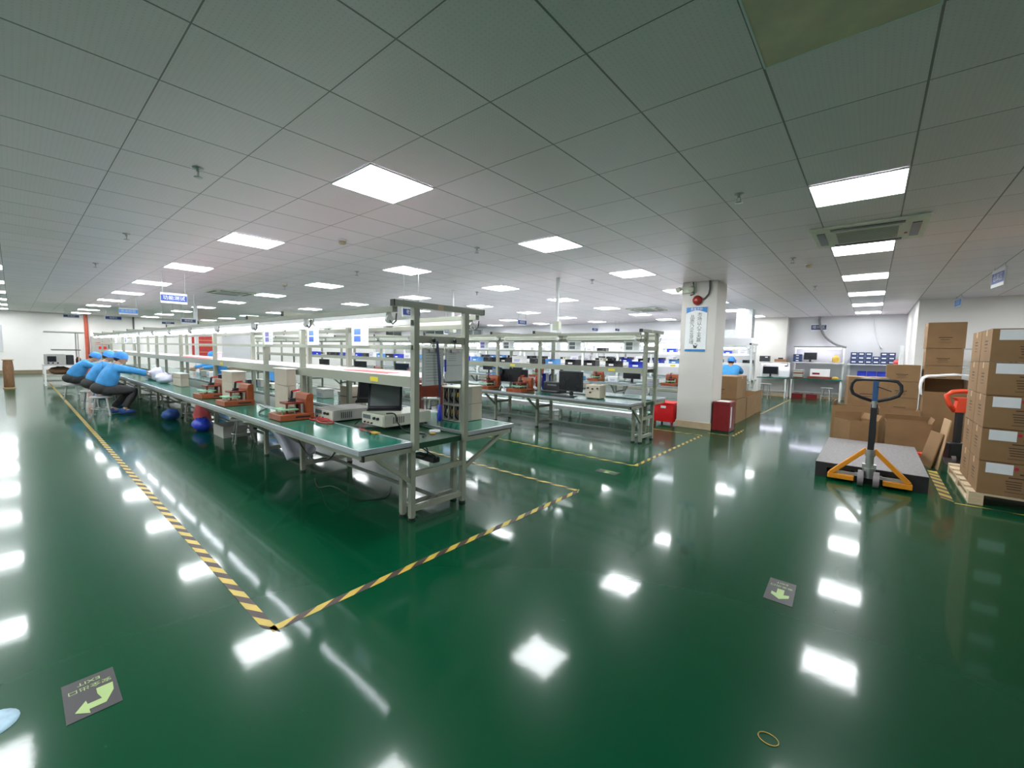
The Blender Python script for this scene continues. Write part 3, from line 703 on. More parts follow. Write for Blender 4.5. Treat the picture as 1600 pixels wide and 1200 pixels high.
MB().tube([(.09, 0, .01), (.13, -.05, .06), (.05, -.12, .12), (.0, -.1, .184)], .006, 6).build('cord', 'cable_black', pw)
tr = MB().lathe([(.05, 0), (.055, .006), (.05, .018), (.036, .018), (.036, .003)], 24)
tag(tr.build('tape_roll', 'paper', None, (-3.05, 2.50, .629)), 'white roll of tape lying on the open green belt', 'tape roll')
tag(MB().lathe([(.028, 0), (.03, .006), (.028, .014), (.012, .014)], 18).build('tape_reel', 'tape_gold', None, (-2.98, 2.42, .629)), 'small orange reel on the open green belt end', 'reel')
tag(MB().box((0, 0, .004), (.09, .06, .008)).build('fuse_box', 'tape_gold', None, (-3.28, 2.02, ZT+.003)), 'small yellow block at the table edge before the ivory power supply', 'block')
# clipboards, lanyard and pens on the end rail
def clipboard(lab, y0, y1, z0, z1, table=True):
    o = thing('clipboard', lab, 'clipboard', (-2.725, (y0+y1)/2, z1), 0, 'clipboards on the end rail'); w = y1-y0; h = z1-z0
    MB().bx(-.006, 0, -w/2, w/2, -h, 0).build('board', 'paper_grey', o)
    b = MB().bx(.0005, .0025, -w*.46, w*.46, -h*.98, -h*.04, 0)
    for i in range(11 if table else 5):
        z = -h*.12-i*h*(.075 if table else .06); b.bx(.0027, .0033, -w*.36, w*(.36 if table else .1), z-.0022, z, 1)
    if not table: b.bx(.0027, .0033, -w*.46, w*.46, -h*.52, -h*.51, 1)
    b.build('sheet', ['paper_grey', 'ink'], o)
    MB().bx(.003, .012, -w*.48, w*.48, -.012, 0).bx(.003, .016, -w*.22, w*.22, -.035, -.012).build('clip', 'steel', o)
    MB().tube([(.004, 0, 0), (.006, 0, .03), (.003, 0, .055)], .003, 6).build('hook_wire', 'grey_dark', o)
    MB().ball((.008, 0, .062), .018, 0, 12, 8).build('hook', 'plastic_black', o)
clipboard('wide grey clipboard with a ruled table on the front bench end', 2.105, 2.325, 1.10, 1.405)
clipboard('narrower grey clipboard with a half page sheet beside the far end post', 2.345, 2.54, 1.125, 1.405, False)
ly = thing('hanging_tool', 'blue strap with a blue screwdriver handle hanging over the ruled clipboard', 'tool', (-2.70, 2.235, 1.46))
MB().add([(0, -.012, 0), (0, .012, 0), (.004, .008, -.3), (.004, .042, -.3), (.0, .022, -.46), (.0, .036, -.46)], [(0, 1, 3, 2), (2, 3, 5, 4)]).build('hanging_strap', 'sign_navy', ly)
MB().cyl((0, .03, -.46), (0, .03, -.52), .006, 8).build('shaft', 'steel', ly)
MB().lathe([(.012, -.66), (.02, -.655), (.02, -.60), (.016, -.57), (.018, -.53), (.01, -.52)], 12, 0, (0, .03, 0)).build('handle', 'blue_bin', ly)
pn = thing('marker_pen', 'blue marker hanging between the two clipboards', 'pen', (-2.715, 2.335, 1.33))
MB().cyl((0, 0, -.02), (0, 0, -.12), .009, 10).build('barrel', 'blue_bin', pn); MB().cyl((0, 0, -.12), (0, 0, -.16), .009, 10).build('cap', 'white_plastic', pn); MB().cyl((0, 0, -.02), (0, 0, .09), .003, 6).build('cord', 'cable_white', pn)
# instruction sheets leaning on the upper rail
def sheet(lab, x, y, w, h, z, pic='ink_blue', n=2):
    o = thing('instruction_sheet', lab, 'paper sheet', (x, y, z), 0, 'work instruction sheets on the rails')
    MB().bx(-w/2, w/2, -.002, .002, 0, h).build('page', 'paper', o)
    b = MB(); 
    for i in range(n): b.bx(-w*.36, w*.06, -.0032, -.0022, h*(.56-.36*i), h*(.86-.36*i))
    b.build('picture', pic, o)
    b = MB()
    for i in range(6): b.bx(w*.14, w*.42, -.0032, -.0022, h*(.78-.11*i), h*(.80-.11*i))
    b.build('lines', 'ink', o)
for k, (x, w, pic) in enumerate(((-3.49, .27, 'ink_blue'), (-4.40, .25, 'ink_blue'), (-5.58, .26, 'ink_violet'), (-14.3, .4, 'ink_violet'), (-15.6, .4, 'ink_blue'), (-17.3, .4, 'ink_violet'))):
    sheet('white instruction sheet with two blue pictures, %s from the front bench end' % ordw(k), x, YC1-HP1-.0515, w, .175, 1.415, pic)
for k, (x, w) in enumerate(((-2.86, .26), (-3.9, .27), (-5.4, .3), (-6.05, .26), (-7.6, .3))):
    sheet('pale instruction sheet on the second bench rail, %s from its right end' % ordw(k), x, YC2-HP2-.0515, w, .175, 1.415, 'screen_grey' if k != 3 else 'ink_violet')
# red sheet on the shelf
rs = MB().prism([(-.42, -.09), (.40, -.10), (.30, -.02), (.36, .05), (-.30, .07)], 'z', 0, .004)
tag(rs.build('red_sheet', 'red_sheet', None, (-3.75, 2.30, 1.1655)), 'red plastic sheet lying on the pink overhead shelf of the front bench', 'sheet')
tag(MB().prism([(-1.4, -.10), (1.3, -.12), (1.2, .02), (-1.3, .06)], 'z', 0, .004).build('red_sheet', 'red_sheet', None, (-9.8, 2.25, 1.1655)), 'long red plastic sheet far along the front bench shelf', 'sheet')
cu = thing('paper_cup', 'white cup standing on the front bench shelf before the red board', 'cup', (-8.75, 2.35, 1.1655))
MB().lathe([(.03, 0), (.042, .10), (.045, .10), (.040, .101)], 16).build('body', 'white_plastic', cu); MB().lathe([(.044, .101), (.044, .108), (.02, .112)], 16).build('lid', 'white_plastic', cu)
# below the front bench
wb_ = MB()
pts = []
for j in range(9):
    for i in range(7):
        u, v = i/6-.5, j/8
        pts.append((v*.66-.33+.02*math.sin(9*u), u*.34, .46-.30*v**1.5+.03*math.sin(5*v+3*u)+.06*math.cos(u*PI)*(1-v)))
fs = [(j*7+i, j*7+i+1, (j+1)*7+i+1, (j+1)*7+i) for j in range(8) for i in range(6)]
wb_.add(pts, fs, 0, True)
wo = tag(wb_.build('plastic_bag', 'bag_white', None, (-5.30, 2.11, -.03)), 'white plastic bag slung under the front bench beside the second leg pair', 'bag')
sm = wo.modifiers.new('thick', 'SOLIDIFY'); sm.thickness = .07
def soft(name, lab, cat, m, loc, r, seed):
    q = random.Random(seed); b = MB(); b.ball((0, 0, r[2]*.92), r, 0, 16, 10)
    b.v = [Vector((v.x*(1+q.uniform(-.14, .14)), v.y*(1+q.uniform(-.14, .14)), max(0, v.z*(1+q.uniform(-.12, .12))))) for v in b.v]
    return tag(b.build(name, m, None, loc), lab, cat)
def stool(lab, loc, h=.42):
    o = thing('work_stool', lab, 'stool', loc, 0, 'round stools along the benches')
    MB().lathe([(.15, h-.035), (.165, h-.03), (.165, h-.008), (.15, h)], 24).build('seat', 'stool_seat', o)
    for a in range(4):
        c, s = math.cos(a*PI/2+.6), math.sin(a*PI/2+.6)
        MB().bar((c*.11, s*.11, h-.036), (c*.17, s*.17, .012), .02, .02).cyl((c*.171, s*.171, 0), (c*.171, s*.171, .014), .016, 8).build('leg', 'steel', o)
    MB().tube([(.147*math.cos(t*PI/12), .147*math.sin(t*PI/12), .14) for t in range(24)], .008, 6, 0, True).build('foot_ring', 'steel', o)
    return o
stool('grey round stool under the front bench beside the white plastic bag', (-6.9, 2.12, 0), .36)
stool('empty grey stool under the front bench near the blue bag', (-9.6, 2.12, 0), .36)
stool('empty grey stool deeper under the bench beyond the nearest worker', (-12.7, 2.12, 0), .36)
soft('cloth_bag', 'blue cloth bag on the floor under the front bench', 'bag', 'blue_bin', (-8.3, 1.95, 0), (.21, .13, .11), 3)
soft('cloth_bag', 'red and pink bundle under the front bench behind the blue bag', 'bag', 'red_sheet', (-8.9, 2.1, 0), (.2, .12, .2), 5)
soft('cloth_bag', 'dark blue bundle under the front bench nearest to the seated worker', 'bag', 'shoe_blue', (-9.9, 1.85, 0), (.2, .13, .10), 8)
cr = thing('crate', 'grey open crate of scraps under the front bench between two legs', 'crate', (-7.6, 2.15, 0))
for (a, c, e, f) in ((-.24, -.22, -.16, .16), (.22, .24, -.16, .16), (-.22, .22, -.16, -.14), (-.22, .22, .14, .16)): MB().bx(a, c, e, f, .012, .17).build('side', 'grey_case', cr)
MB().bx(-.24, .24, -.16, .16, 0, .012).build('bottom', 'grey_case', cr)
# packing heap before the workers
for k, (x, y, r) in enumerate(((-10.35, 1.86, (.22, .13, .10)), (-11.1, 1.9, (.25, .12, .14)), (-11.7, 1.88, (.2, .12, .09)))):
    soft('packing_bag', 'crumpled clear white packing bag on the front bench, %s from the beige box' % ordw(k), 'bag', 'bag_white', (x, y, ZT+.0035), r, 11+k)
ro = thing('film_roll', 'long white film roll lying on the front bench before the nearest worker', 'roll', (-14.6, 1.90, ZT+.085))
MB().cyl((-.75, 0, 0), (.75, 0, 0), .08, 18).build('film', 'white_plastic', ro)
for s in (-1, 1): MB().cyl((s*.75, 0, 0), (s*.78, 0, 0), .03, 12).build('core', 'cardboard', ro)
# ------------------------------------------------------------------ second bench things
jig('brown test fixture at the far left of the second bench front', (-5.72, 6.02, ZT+.0035), PI/2, True, 1.25)
jig('brown test fixture left of the black monitor on the second bench', (-4.90, 6.02, ZT+.0035), PI/2, False, 1.25)
monitor('wide black monitor behind the two brown fixtures on the second bench', (-5.42, 6.44, .6285), .1, .66, .26, .15)
monitor('black monitor in the middle of the second bench front', (-3.86, 6.09, ZT+.0035), -.06, .48, .34, .08)
pr = thing('printer', 'low black printer left of the middle monitor on the second bench', 'printer', (-4.38, 6.34, ZT+.0035))
MB().bx(-.19, .19, -.06, .14, 0, .20).build('body', 'plastic_black', pr, bev=.01); MB().bx(-.15, .15, -.14, -.06, .03, .045).build('paper_tray', 'grey_dark', pr); MB().bx(-.1, .1, -.062, -.06, .13, .16).build('control_panel', 'screen_grey', pr)
kb = thing('keyboard', 'black keyboard lying before the middle monitor on the second bench', 'keyboard', (-3.92, 5.91, ZT+.0035), -.06)
MB().bx(-.22, .22, -.07, .07, 0, .018).build('case', 'plastic_black', kb, bev=.004)
b = MB()
for i in range(14):
    for j in range(4): b.bx(-.205+i*.0295, -.181+i*.0295, -.056+j*.03, -.032+j*.03, .0182, .024)
b.build('keys', 'grey_dark', kb)
dv = thing('meter', 'beige meter with dark knobs right of the middle monitor', 'instrument', (-3.40, 6.12, ZT+.0035))
MB().bx(-.13, .13, -.10, .10, .01, .22).build('case', 'beige', dv, bev=.008)
for (a, c) in ((-.08, .17), (0, .16), (.09, .17), (-.04, .10)): MB().cyl((a, -.10, c), (a, -.118, c), .014, 12).build('knob', 'plastic_black', dv)
for a in (-1, 1): MB().bx(a*.1-.015, a*.1+.015, -.09, .09, 0, .01).build('foot', 'rubber_black', dv)
bt = thing('blue_tester', 'blue upright tester behind the far left brown fixture', 'instrument', (-5.90, 6.47, .6285))
MB().bx(-.09, .09, -.05, .05, 0, .43).build('body', 'blue_light', bt, bev=.006); MB().bx(-.06, .06, -.053, -.0505, .32, .40).build('display', 'sign_plate_w', bt)
for i in range(4):
    bd = thing('binder', '%s binder standing on the far wing of the second bench, %s from the left' % (('blue', 'white')[i % 2], ordw(i)), 'binder', (-4.95+.09*i, 6.95, ZT+.0035), 0, 'binders on the second bench')
    m = ('blue_bin', 'paper')[i % 2]
    MB().bx(-.037, -.034, -.14, .14, 0, .31).build('cover', m, bd); MB().bx(.034, .037, -.14, .14, 0, .31).build('cover', m, bd); MB().bx(-.0338, .0338, -.14, -.136, 0, .31).build('spine', m, bd); MB().bx(-.03, .03, -.13, .13, .005, .30).build('pages', 'paper', bd)
soft('orange_bag', 'orange bag beside the binders on the second bench', 'bag', 'jack_orange', (-5.15, 6.92, ZT+.0035), (.09, .08, .15), 21)
cable('white hose looping beside the left fixture of the second bench', [(-5.36, 5.96, .668), (-5.26, 5.90, .75), (-5.20, 5.94, .69), (-5.18, 6.0, .668)], .012, 'cable_white', 'hose')
cable('red cable bundle hanging behind the far end of the front bench', [(-6.6, 6.6, .352), (-6.8, 6.57, .36), (-7.0, 6.6, .352)], .03, 'cable_red')

lc = thing('low_conveyor', 'low white edged conveyor with a green bed behind the second bench', 'conveyor', (-3.15, 7.7, 0))
MB().bx(-9, 0, -.0295, .225, .225, .258).build('bed', 'mat_green', lc)
MB().bx(-9, 0, -.225, -.03, .235, .268).build('work_strip', 'white_plastic', lc)
for s in (-1, 1): MB().bx(-9, .0, s*.24-.014, s*.24+.014, .185, .27).build('side_rail', 'white_plastic', lc)
for k in range(6):
    for s in (-1, 1): MB().bx(-.10-1.75*k, -.06-1.75*k, s*.2-.02, s*.2+.02, 0, .2245).build('leg', 'frame_white', lc)

# ------------------------------------------------------------------ shelf and table clutter of the second, third and fourth benches
def proto_bin(m):
    o = thing('parts_bin', '', 'bin'); w, d, h = .11, .09, .10
    MB().bx(-w, w, -d, d, 0, .008).bx(-w, -w+.008, -d, d, .008, h).bx(w-.008, w, -d, d, .008, h).bx(-w+.008, w-.008, d-.008, d, .008, h).bx(-w+.008, w-.008, -d, -d+.008, .008, h*.6).build('tray', m, o)
    MB().bx(-w*.4, w*.4, -d-.003, -d, h*.2, h*.5).build('tag', 'paper', o); return o
def proto_box(m):
    o = thing('parts_box', '', 'box'); MB().bx(-.12, .12, -.08, .08, 0, .11).build('body', m, o, bev=.003); MB().bx(-.124, .124, -.084, .084, .111, .135).build('lid', m, o)
    MB().bx(-.07, .05, -.084, -.081, .035, .045).bx(-.07, .07, -.084, -.081, .06, .07).build('lettering', 'ink_violet', o); return o
def proto_meter(m):
    o = thing('bench_meter', '', 'instrument'); MB().bx(-.13, .13, -.1, .1, .008, .10).build('case', m, o, bev=.005)
    MB().bx(-.11, .0, -.103, -.1005, .035, .085).build('display', 'screen_dark', o); MB().cyl((.06, -.1, .06), (.06, -.115, .06), .016, 12).build('knob', 'grey_dark', o); MB().bx(-.12, .12, -.09, .09, 0, .008).build('foot_plate', 'rubber_black', o); return o
def proto_card():
    o = thing('notice_card', '', 'paper sheet'); MB().bx(-.10, .10, -.003, .003, 0, .15).build('page', 'paper', o)
    b = MB()
    for i in range(4): b.bx(-.07, .06, -.0042, -.0032, .03+i*.028, .036+i*.028)
    b.build('lines', 'ink_violet', o); return o
KINDS = {'blue bin': (proto_bin, 'blue_bin'), 'light blue bin': (proto_bin, 'blue_light'), 'black bin': (proto_bin, 'plastic_black'), 'white box': (proto_box, 'white_plastic'), 'grey box': (proto_box, 'grey_case'),
         'dark meter': (proto_meter, 'plastic_black'), 'ivory meter': (proto_meter, 'ivory'), 'white card': (lambda m: proto_card(), '')}
DESC = {'blue bin': 'deep blue open parts bin', 'light blue bin': 'light blue open parts bin', 'black bin': 'black open parts bin', 'white box': 'white lidded parts box', 'grey box': 'grey lidded parts box', 'dark meter': 'black bench meter', 'ivory meter': 'ivory bench meter', 'white card': 'white notice card'}
protos = {}
def fill(where, grp, spots, seed, weights):
    q = random.Random(seed); names = [k for k, w in weights for _ in range(w)]; items = []
    for (x, y, z) in spots: items.append((q.choice(names), (x+q.uniform(-.04, .04), y+q.uniform(-.02, .02), z), q.uniform(-.12, .12)))
    items.sort(key=lambda t: -pxx(t[1])); cnt = {}
    for k, loc, rz in items:
        n = cnt.get(k, 0); cnt[k] = n+1
        lab = '%s on %s, %s such from the right' % (DESC[k], where, ordw(n))
        if k not in protos:
            fn, m = KINDS[k]; o = fn(m); o.location = loc; o.rotation_euler.z = rz; o['label'] = lab; o['group'] = grp; protos[k] = o
        else: dup(protos[k], loc, rz, lab, grp)
def line(x0, x1, step, y, z): return [(x0-step*i, y, z) for i in range(int((x0-x1)/step))]
fill('the second bench shelf', 'parts on the second bench shelf', line(-2.85, -14.5, .40, YC2-.05, 1.1655), 3, [('white box', 2), ('light blue bin', 1), ('blue bin', 2), ('dark meter', 2), ('black bin', 1), ('ivory meter', 1)])
for B_, hp, x1 in ((B3, .24, -7.3), (B4, .24, -7.3)):
    MB().bx(x1, -.08, -hp+.03, hp-.03, 1.422, 1.436).bx(x1, -.08, -hp+.01, -hp+.022, 1.405, 1.445).build('upper_shelf', 'white_plastic', B_)
fill('the third bench lower shelf', 'parts on the third bench shelves', line(-3.3, -13, .40, 10.5, 1.1655), 5, [('white box', 3), ('blue bin', 1), ('dark meter', 3), ('black bin', 2), ('ivory meter', 2), ('light blue bin', 1)])
fill('the third bench upper shelf', 'parts on the third bench shelves', line(-3.35, -10, .38, 10.5, 1.4365), 6, [('blue bin', 3), ('white box', 3), ('dark meter', 2), ('white card', 3)])
fill('the fourth bench lower shelf', 'parts on the fourth bench shelves', line(-2.9, -8.6, .38, 14.45, 1.1655), 7, [('white box', 3), ('dark meter', 3), ('ivory meter', 2), ('blue bin', 1)])
fill('the fourth bench upper shelf', 'parts on the fourth bench shelves', line(-3.0, -8.6, .40, 14.45, 1.4365), 8, [('blue bin', 2), ('white box', 3), ('white card', 3)])
fill('the third bench table', 'parts on the third bench table', line(-4.05, -9.5, 1.02, 10.08, ZT+.0035), 9, [('white box', 2), ('ivory meter', 3), ('light blue bin', 2), ('grey box', 2)])
for k, x in enumerate((-4.6, -6.9, -8.4)): monitor('black monitor on the third bench, %s from its right end' % ordw(k), (x, 10.10, ZT+.0035), 0, .46, .28, .10)
monitor('lit blue and white screen seen through the front bench shelves', (-7.3, 6.46, .6285), .3, .40, .27, .12, 'screen_lit')
for k, x in enumerate((-9.2, -11.2, -13.4)): monitor('black monitor far along the second bench, %s from the lit screen' % ordw(k), (x, 6.46, .6285), .2, .46, .28, .12)
monitor('dark monitor on the third bench left of the lit one', (-9.6, 10.10, ZT+.0035), 0, .46, .30, .12)
for k, x in enumerate((-3.62, -5.6, -7.6)): jig('brown test fixture on the third bench table, %s from its right end' % ordw(k), (x, 10.08, ZT+.0035), PI/2, False, 1.15)
for k, x in enumerate((-7.35, -8.2, -9.6)): jig('brown test fixture on the second bench behind the front bench posts, %s from the right' % ordw(k), (x-.2, 6.03, ZT+.0035), PI/2+.04*k, k == 1, 1.15)
for k, x in enumerate((-3.4, -4.3)): monitor('black monitor on the fourth bench, %s from its lit end' % ordw(k), (x, 14.0, ZT+.0035), 0, .46, .28, .12)
fill('the front bench far wing', 'parts on the front bench far wing', line(-5.5, -13, .62, 2.98, ZT+.0035), 12, [('dark meter', 3), ('ivory meter', 2), ('grey box', 3), ('light blue bin', 1), ('white box', 1)])
# foil duct over the fourth bench
fd = thing('foil_duct', 'crinkled silver foil duct dropping from the ceiling right of the pillar', 'duct', (-2.93, 14.1, 0))
MB().bx(-.21, .21, -.19, .19, 1.92, CEIL-.001).build('drop_section', 'foil', fd)
MB().bx(-3.2, -.2101, -.17, .17, 1.93, 2.16).build('run_section', 'foil', fd)
for z in (2.12, 2.3, 2.5): MB().bx(-.214, .214, -.194, .194, z, z+.02).build('band', 'alu', fd)

# ------------------------------------------------------------------ pillar foot: red boxes and cartons
rx = thing('fire_box', 'bright red steel fire box on a low stand left of the pillar', 'fire box', (-3.06, 8.44, 0))
MB().bx(-.19, .19, -.22, .22, .07, .41).build('body', 'fire_red', rx, bev=.008); MB().bx(-.197, .197, -.227, .227, .411, .445).build('lid', 'fire_red', rx, bev=.006)
MB().bx(-.05, .05, -.2285, -.2275, .34, .385).build('label', 'sticker_white', rx)
for sx in (-1, 1):
    for sy in (-1, 1): MB().bx(sx*.17-.018, sx*.17+.018, sy*.2-.018, sy*.2+.018, 0, .069).build('leg', 'maroon', rx)
ex = thing('extinguisher_box', 'dark red upright extinguisher box at the right foot of the pillar', 'fire box', (-2.02, 8.45, 0))
MB().bx(-.14, .14, -.2, .2, .02, .52).build('body', 'maroon', ex, bev=.006); MB().bx(-.146, .146, -.206, .206, .521, .55).build('lid', 'maroon', ex, bev=.004); MB().bx(-.13, .13, -.19, .19, 0, .02).build('plinth', 'rubber_black', ex)
MB().bx(.1405, .1415, -.12, -.05, .08, .46).build('marking', 'paper', ex); MB().bx(-.1, .1, -.15, .1, .551, .556).build('paper_on_lid', 'paper', ex)

def carton(lab, loc, w, d, h, rz=0., m='cardboard', label=False, prints=True, group='brown cartons', side=True, big=False):
    o = thing('carton', lab, 'carton', loc, rz, group)
    MB().bx(-w/2, w/2, -d/2, d/2, .001, h-.004).build('body', m, o, bev=.004)
    # top: two flaps meeting at a taped seam
    for s in (-1, 1): MB().bx(-w/2+.001, w/2-.001, min(s*.002, s*(d/2-.001)), max(s*.002, s*(d/2-.001)), h-.0038, h).build('top_flap', m, o)
    MB().bx(-w/2-.0006, w/2+.0006, -.025, .025, h, h+.0006).bx(-w/2-.0012, -w/2-.0004, -.025, .025, h-.06, h+.0006).bx(w/2+.0004, w/2+.0012, -.025, .025, h-.06, h+.0006).build('packing_tape', 'cardboard_edge', o)
    if prints:
        b = MB(); y = -d/2-.0012
        def ln(x0, x1, z, t=.006): b.bx(x0, x1, y, y+.0008, z, z+t)
        if big:
            for k in (0,):
                ln(-.5*w+w*.33, w*.08, h*.56, .010)
                for r_ in range(4): ln(-.5*w+w*.30+.004*r_, -.5*w+w*.47, h*(.45-.075*r_), .008); ln(-.5*w+w*.72, -.5*w+w*.84, h*(.45-.075*r_), .008)
                ln(-.5*w+w*.30, w*.36, h*.13, .005); ln(-.5*w+w*.44, w*.2, h*.68, .014)
        else:
            ln(-w*.2, w*.16, h*.40, .014); ln(-w*.15, w*.10, h*.32, .010); ln(-w*.2, w*.16, h*.24, .004); ln(-w*.16, w*.12, h*.2, .004)
        b.build('printing', 'print_dark', o)
        if side:
            b = MB(); x = -w/2-.0012
            for r_ in range(4): b.bx(x, x+.0008, -d*.16, d*.1, h*(.62-.1*r_), h*(.62-.1*r_)+.012 if r_ < 2 else h*(.62-.1*r_)+.006)
            b.build('side_printing', 'print_dark', o)
    if label:
        MB().bx(-w*.42, -w*.13, -d/2-.0022, -d/2-.0014, h*.66, h*.97).build('label', 'sticker_white', o)
        MB().cyl((-w*.10, -d/2-.0014, h*.86), (-w*.10, -d/2-.0022, h*.86), .016, 14).build('red_dot', 'red_dot', o)
    return o
def open_carton(lab, loc, w, d, h, rz=0., m='cardboard', flaps=(.0, .0, .0, .0), fh=.14):
    """walls of real thickness; flaps: tilt outwards per side front, back, left, right (None = folded in)"""
    o = thing('open_carton', lab, 'carton', loc, rz, 'open brown cartons'); t = .006
    MB().bx(-w/2, w/2, -d/2, -d/2+t, 0, h).build('side', m, o); MB().bx(-w/2, w/2, d/2-t, d/2, 0, h).build('side', m, o)
    MB().bx(-w/2, -w/2+t, -d/2+t, d/2-t, 0, h).build('side', m, o); MB().bx(w/2-t, w/2, -d/2+t, d/2-t, 0, h).build('side', m, o)
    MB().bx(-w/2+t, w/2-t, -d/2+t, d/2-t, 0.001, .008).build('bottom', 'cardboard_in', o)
    for i, a in enumerate(flaps):
        if a is None: continue
        ww, dd, rot = ((w, d, 0), (w, d, PI), (d, w, -PI/2), (d, w, PI/2))[i]
        X = Matrix.Rotation(rot, 4, 'Z') @ Matrix.Translation((0, -dd/2+.003, h)) @ Matrix.Rotation(a, 4, 'X')
        MB().bx(-ww/2+.004, ww/2-.004, -.0025, .0025, 0, fh, 0, X).build('flap', m, o)
    return o
carton('brown carton on top of the open ones right of the pillar', (-2.39, 9.94, .492), .66, .86, .47, 0, side=False)
open_carton('nearest lower carton right of the pillar, under the closed one', (-2.39, 9.95, 0), .68, .9, .49, 0, flaps=(None,)*4)
open_carton('second lower open carton right of the pillar', (-2.39, 10.9, 0), .66, .86, .48, .02, flaps=(None, .1, None, None), fh=.08)
open_carton('third and farthest lower open carton right of the pillar', (-2.41, 11.82, 0), .66, .86, .49, -.02, flaps=(None, None, None, .2), fh=.06)

# ------------------------------------------------------------------ carton pallet at the right edge
pl = thing('pallet', 'light wooden pallet under the tall labelled carton stack', 'pallet', (1.46, 6.70, 0))
for i in range(6): MB().bx(-.66, .66, -.74+i*.276, -.74+i*.276+.10, .10, .12).build('deck_board', 'wood', pl)
for x in (-.61, 0, .61):
    MB().bx(x-.05, x+.05, -.74, .74, .08, .0995).build('stringer_board', 'wood', pl)
    MB().bx(x-.05, x+.05, -.74, .74, 0, .016).build('bottom_board', 'wood', pl)
    for y in (-.68, 0, .68): MB().bx(x-.05, x+.05, y-.06, y+.06, .0165, .0795).build('block', 'wood', pl)
NL = ('bottom', 'second', 'third', 'fourth', 'topmost')
for k in range(5):
    for j, y in enumerate((6.21, 6.72)):
        for i, x in enumerate((1.145, 1.75)):
            if i == 1 and j == 1 and k < 4: pass
            lab = '%s carton in the %s of the pallet stack, %s layer' % ('labelled' if j == 0 else 'plain', ('front left corner', 'front right column', 'rear left column', 'rear right column')[j*2+i], NL[k])
            carton(lab, (x+rnd.uniform(-.0015, .0015), y+rnd.uniform(-.002, .002), .1215+.314*k), .60, .485, .311, 0, 'cardboard', j == 0, True, 'cartons stacked on the right pallet', True, True)

# ------------------------------------------------------------------ black platform and pallet jack
pf = thing('platform', 'black slab platform with speckled grey top behind the yellow pallet jack', 'platform', (.05, 7.06, 0))
MB().bx(-.48, .48, -.98, .98, .115, .168, 0).bx(-.478, .478, -.978, .978, .168, .172, 1).build('deck', ['slab_side', 'slab_top'], pf)
for (a, c) in ((-.48, -.37), (-.13, .11), (.34, .48)): MB().bx(a, c, -.98, .98, 0, .1148).build('runner', 'slab_side', pf)
pj = thing('pallet_jack', 'yellow and black hand pallet jack facing the aisle', 'pallet jack', (.05, 5.98, 0))
for s in (-1, 1):
    MB().bar((s*.03, .01, .40), (s*.33, .0, .085), .05, .045).build('frame_strut', 'jack_yellow', pj, bev=.006)
    MB().bx(min(s*.12, s*.355), max(s*.12, s*.355), -.03, .05, .03, .085).build('frame_foot', 'jack_yellow', pj, bev=.008)
    MB().bx(s*.235-.075, s*.235+.075, .052, 1.2, .055, .10).build('fork', 'jack_yellow', pj)
    MB().cyl((s*.235-.03, 1.1, .036), (s*.235+.03, 1.1, .036), .035, 14).build('load_roller', 'wheel_grey', pj)
    MB().cyl((s*.065-.025, -.04, .085), (s*.065+.025, -.04, .085), .085, 22).cyl((s*.065-.027, -.04, .085), (s*.065+.027, -.04, .085), .03, 12).build('steer_wheel', 'wheel_grey', pj)
MB().bx(-.115, .115, .0, .05, .09, .12).bx(-.30, -.1, .01, .045, .085, .115).bx(.1, .30, .01, .045, .085, .115).build('cross_plate', 'steel', pj)
MB().cyl((0, 0, .09), (0, 0, .20), .055, 18).cyl((0, 0, .2), (0, 0, .33), .036, 16).cyl((0, 0, .33), (0, 0, .40), .045, 16).bx(-.06, .06, -.03, .03, .19, .24).build('pump', 'steel', pj)
MB().bx(-.028, .028, -.022, .022, .33, .90).build('tiller_tube', 'plastic_black', pj, bev=.006)
MB().cyl((0, 0, .86), (0, 0, .93), .03, 14).build('collar', 'steel', pj)
loop = [(-.02, 0, .93), (-.12, 0, .965), (-.185, 0, 1.00), (-.205, 0, 1.05), (-.2, 0, 1.11), (-.17, 0, 1.15), (-.1, 0, 1.16), (0, 0, 1.16), (.1, 0, 1.16), (.17, 0, 1.15), (.2, 0, 1.11), (.205, 0, 1.05), (.185, 0, 1.00), (.12, 0, .965), (.02, 0, .93)]
MB().tube(loop, .017, 10).build('handle_loop', 'plastic_black', pj)
MB().bx(-.024, .024, -.016, .016, .93, 1.15).build('handle_spine', 'jack_blue', pj, bev=.004)
MB().bar((.01, -.02, 1.09), (.13, -.03, 1.045), .014, .012).build('release_lever', 'plastic_black', pj)
MB().tube([(.0, .02, .9), (.03, .04, .6), (.02, .03, .35)], .005, 6).build('release_chain', 'grey_dark', pj)
# the orange pallet truck behind the stack
pt = thing('pallet_truck', 'orange handled pallet truck parked behind the labelled carton stack', 'pallet jack', (.92, 8.02, 0), .5)
MB().tube([(-.06, 0, .72), (-.13, 0, .82), (-.16, 0, .92), (-.10, 0, .97), (.02, 0, .985), (.12, 0, .97), (.16, 0, .92), (.13, 0, .82), (.06, 0, .72)], .028, 10).build('handle_loop', 'jack_orange', pt)
MB().prism([(-.07, .70), (.07, .70), (.05, .86), (.09, .90), (-.09, .90), (-.05, .86)], 'y', -.03, .03).build('handle_head', 'jack_orange', pt, bev=.008)
MB().bx(-.03, .03, -.025, .025, .15, .70).build('mast', 'plastic_black', pt); MB().bx(-.11, .11, -.06, .06, .10, .30).build('pump_box', 'plastic_black', pt, bev=.01)
for s in (-1, 1): MB().cyl((s*.06-.025, 0, .08), (s*.06+.025, 0, .08), .08, 20).build('steer_wheel', 'wheel_grey', pt)
for s in (-1, 1): MB().bx(s*.2-.07, s*.2+.07, .07, .30, .05, .09).build('fork', 'jack_orange', pt)
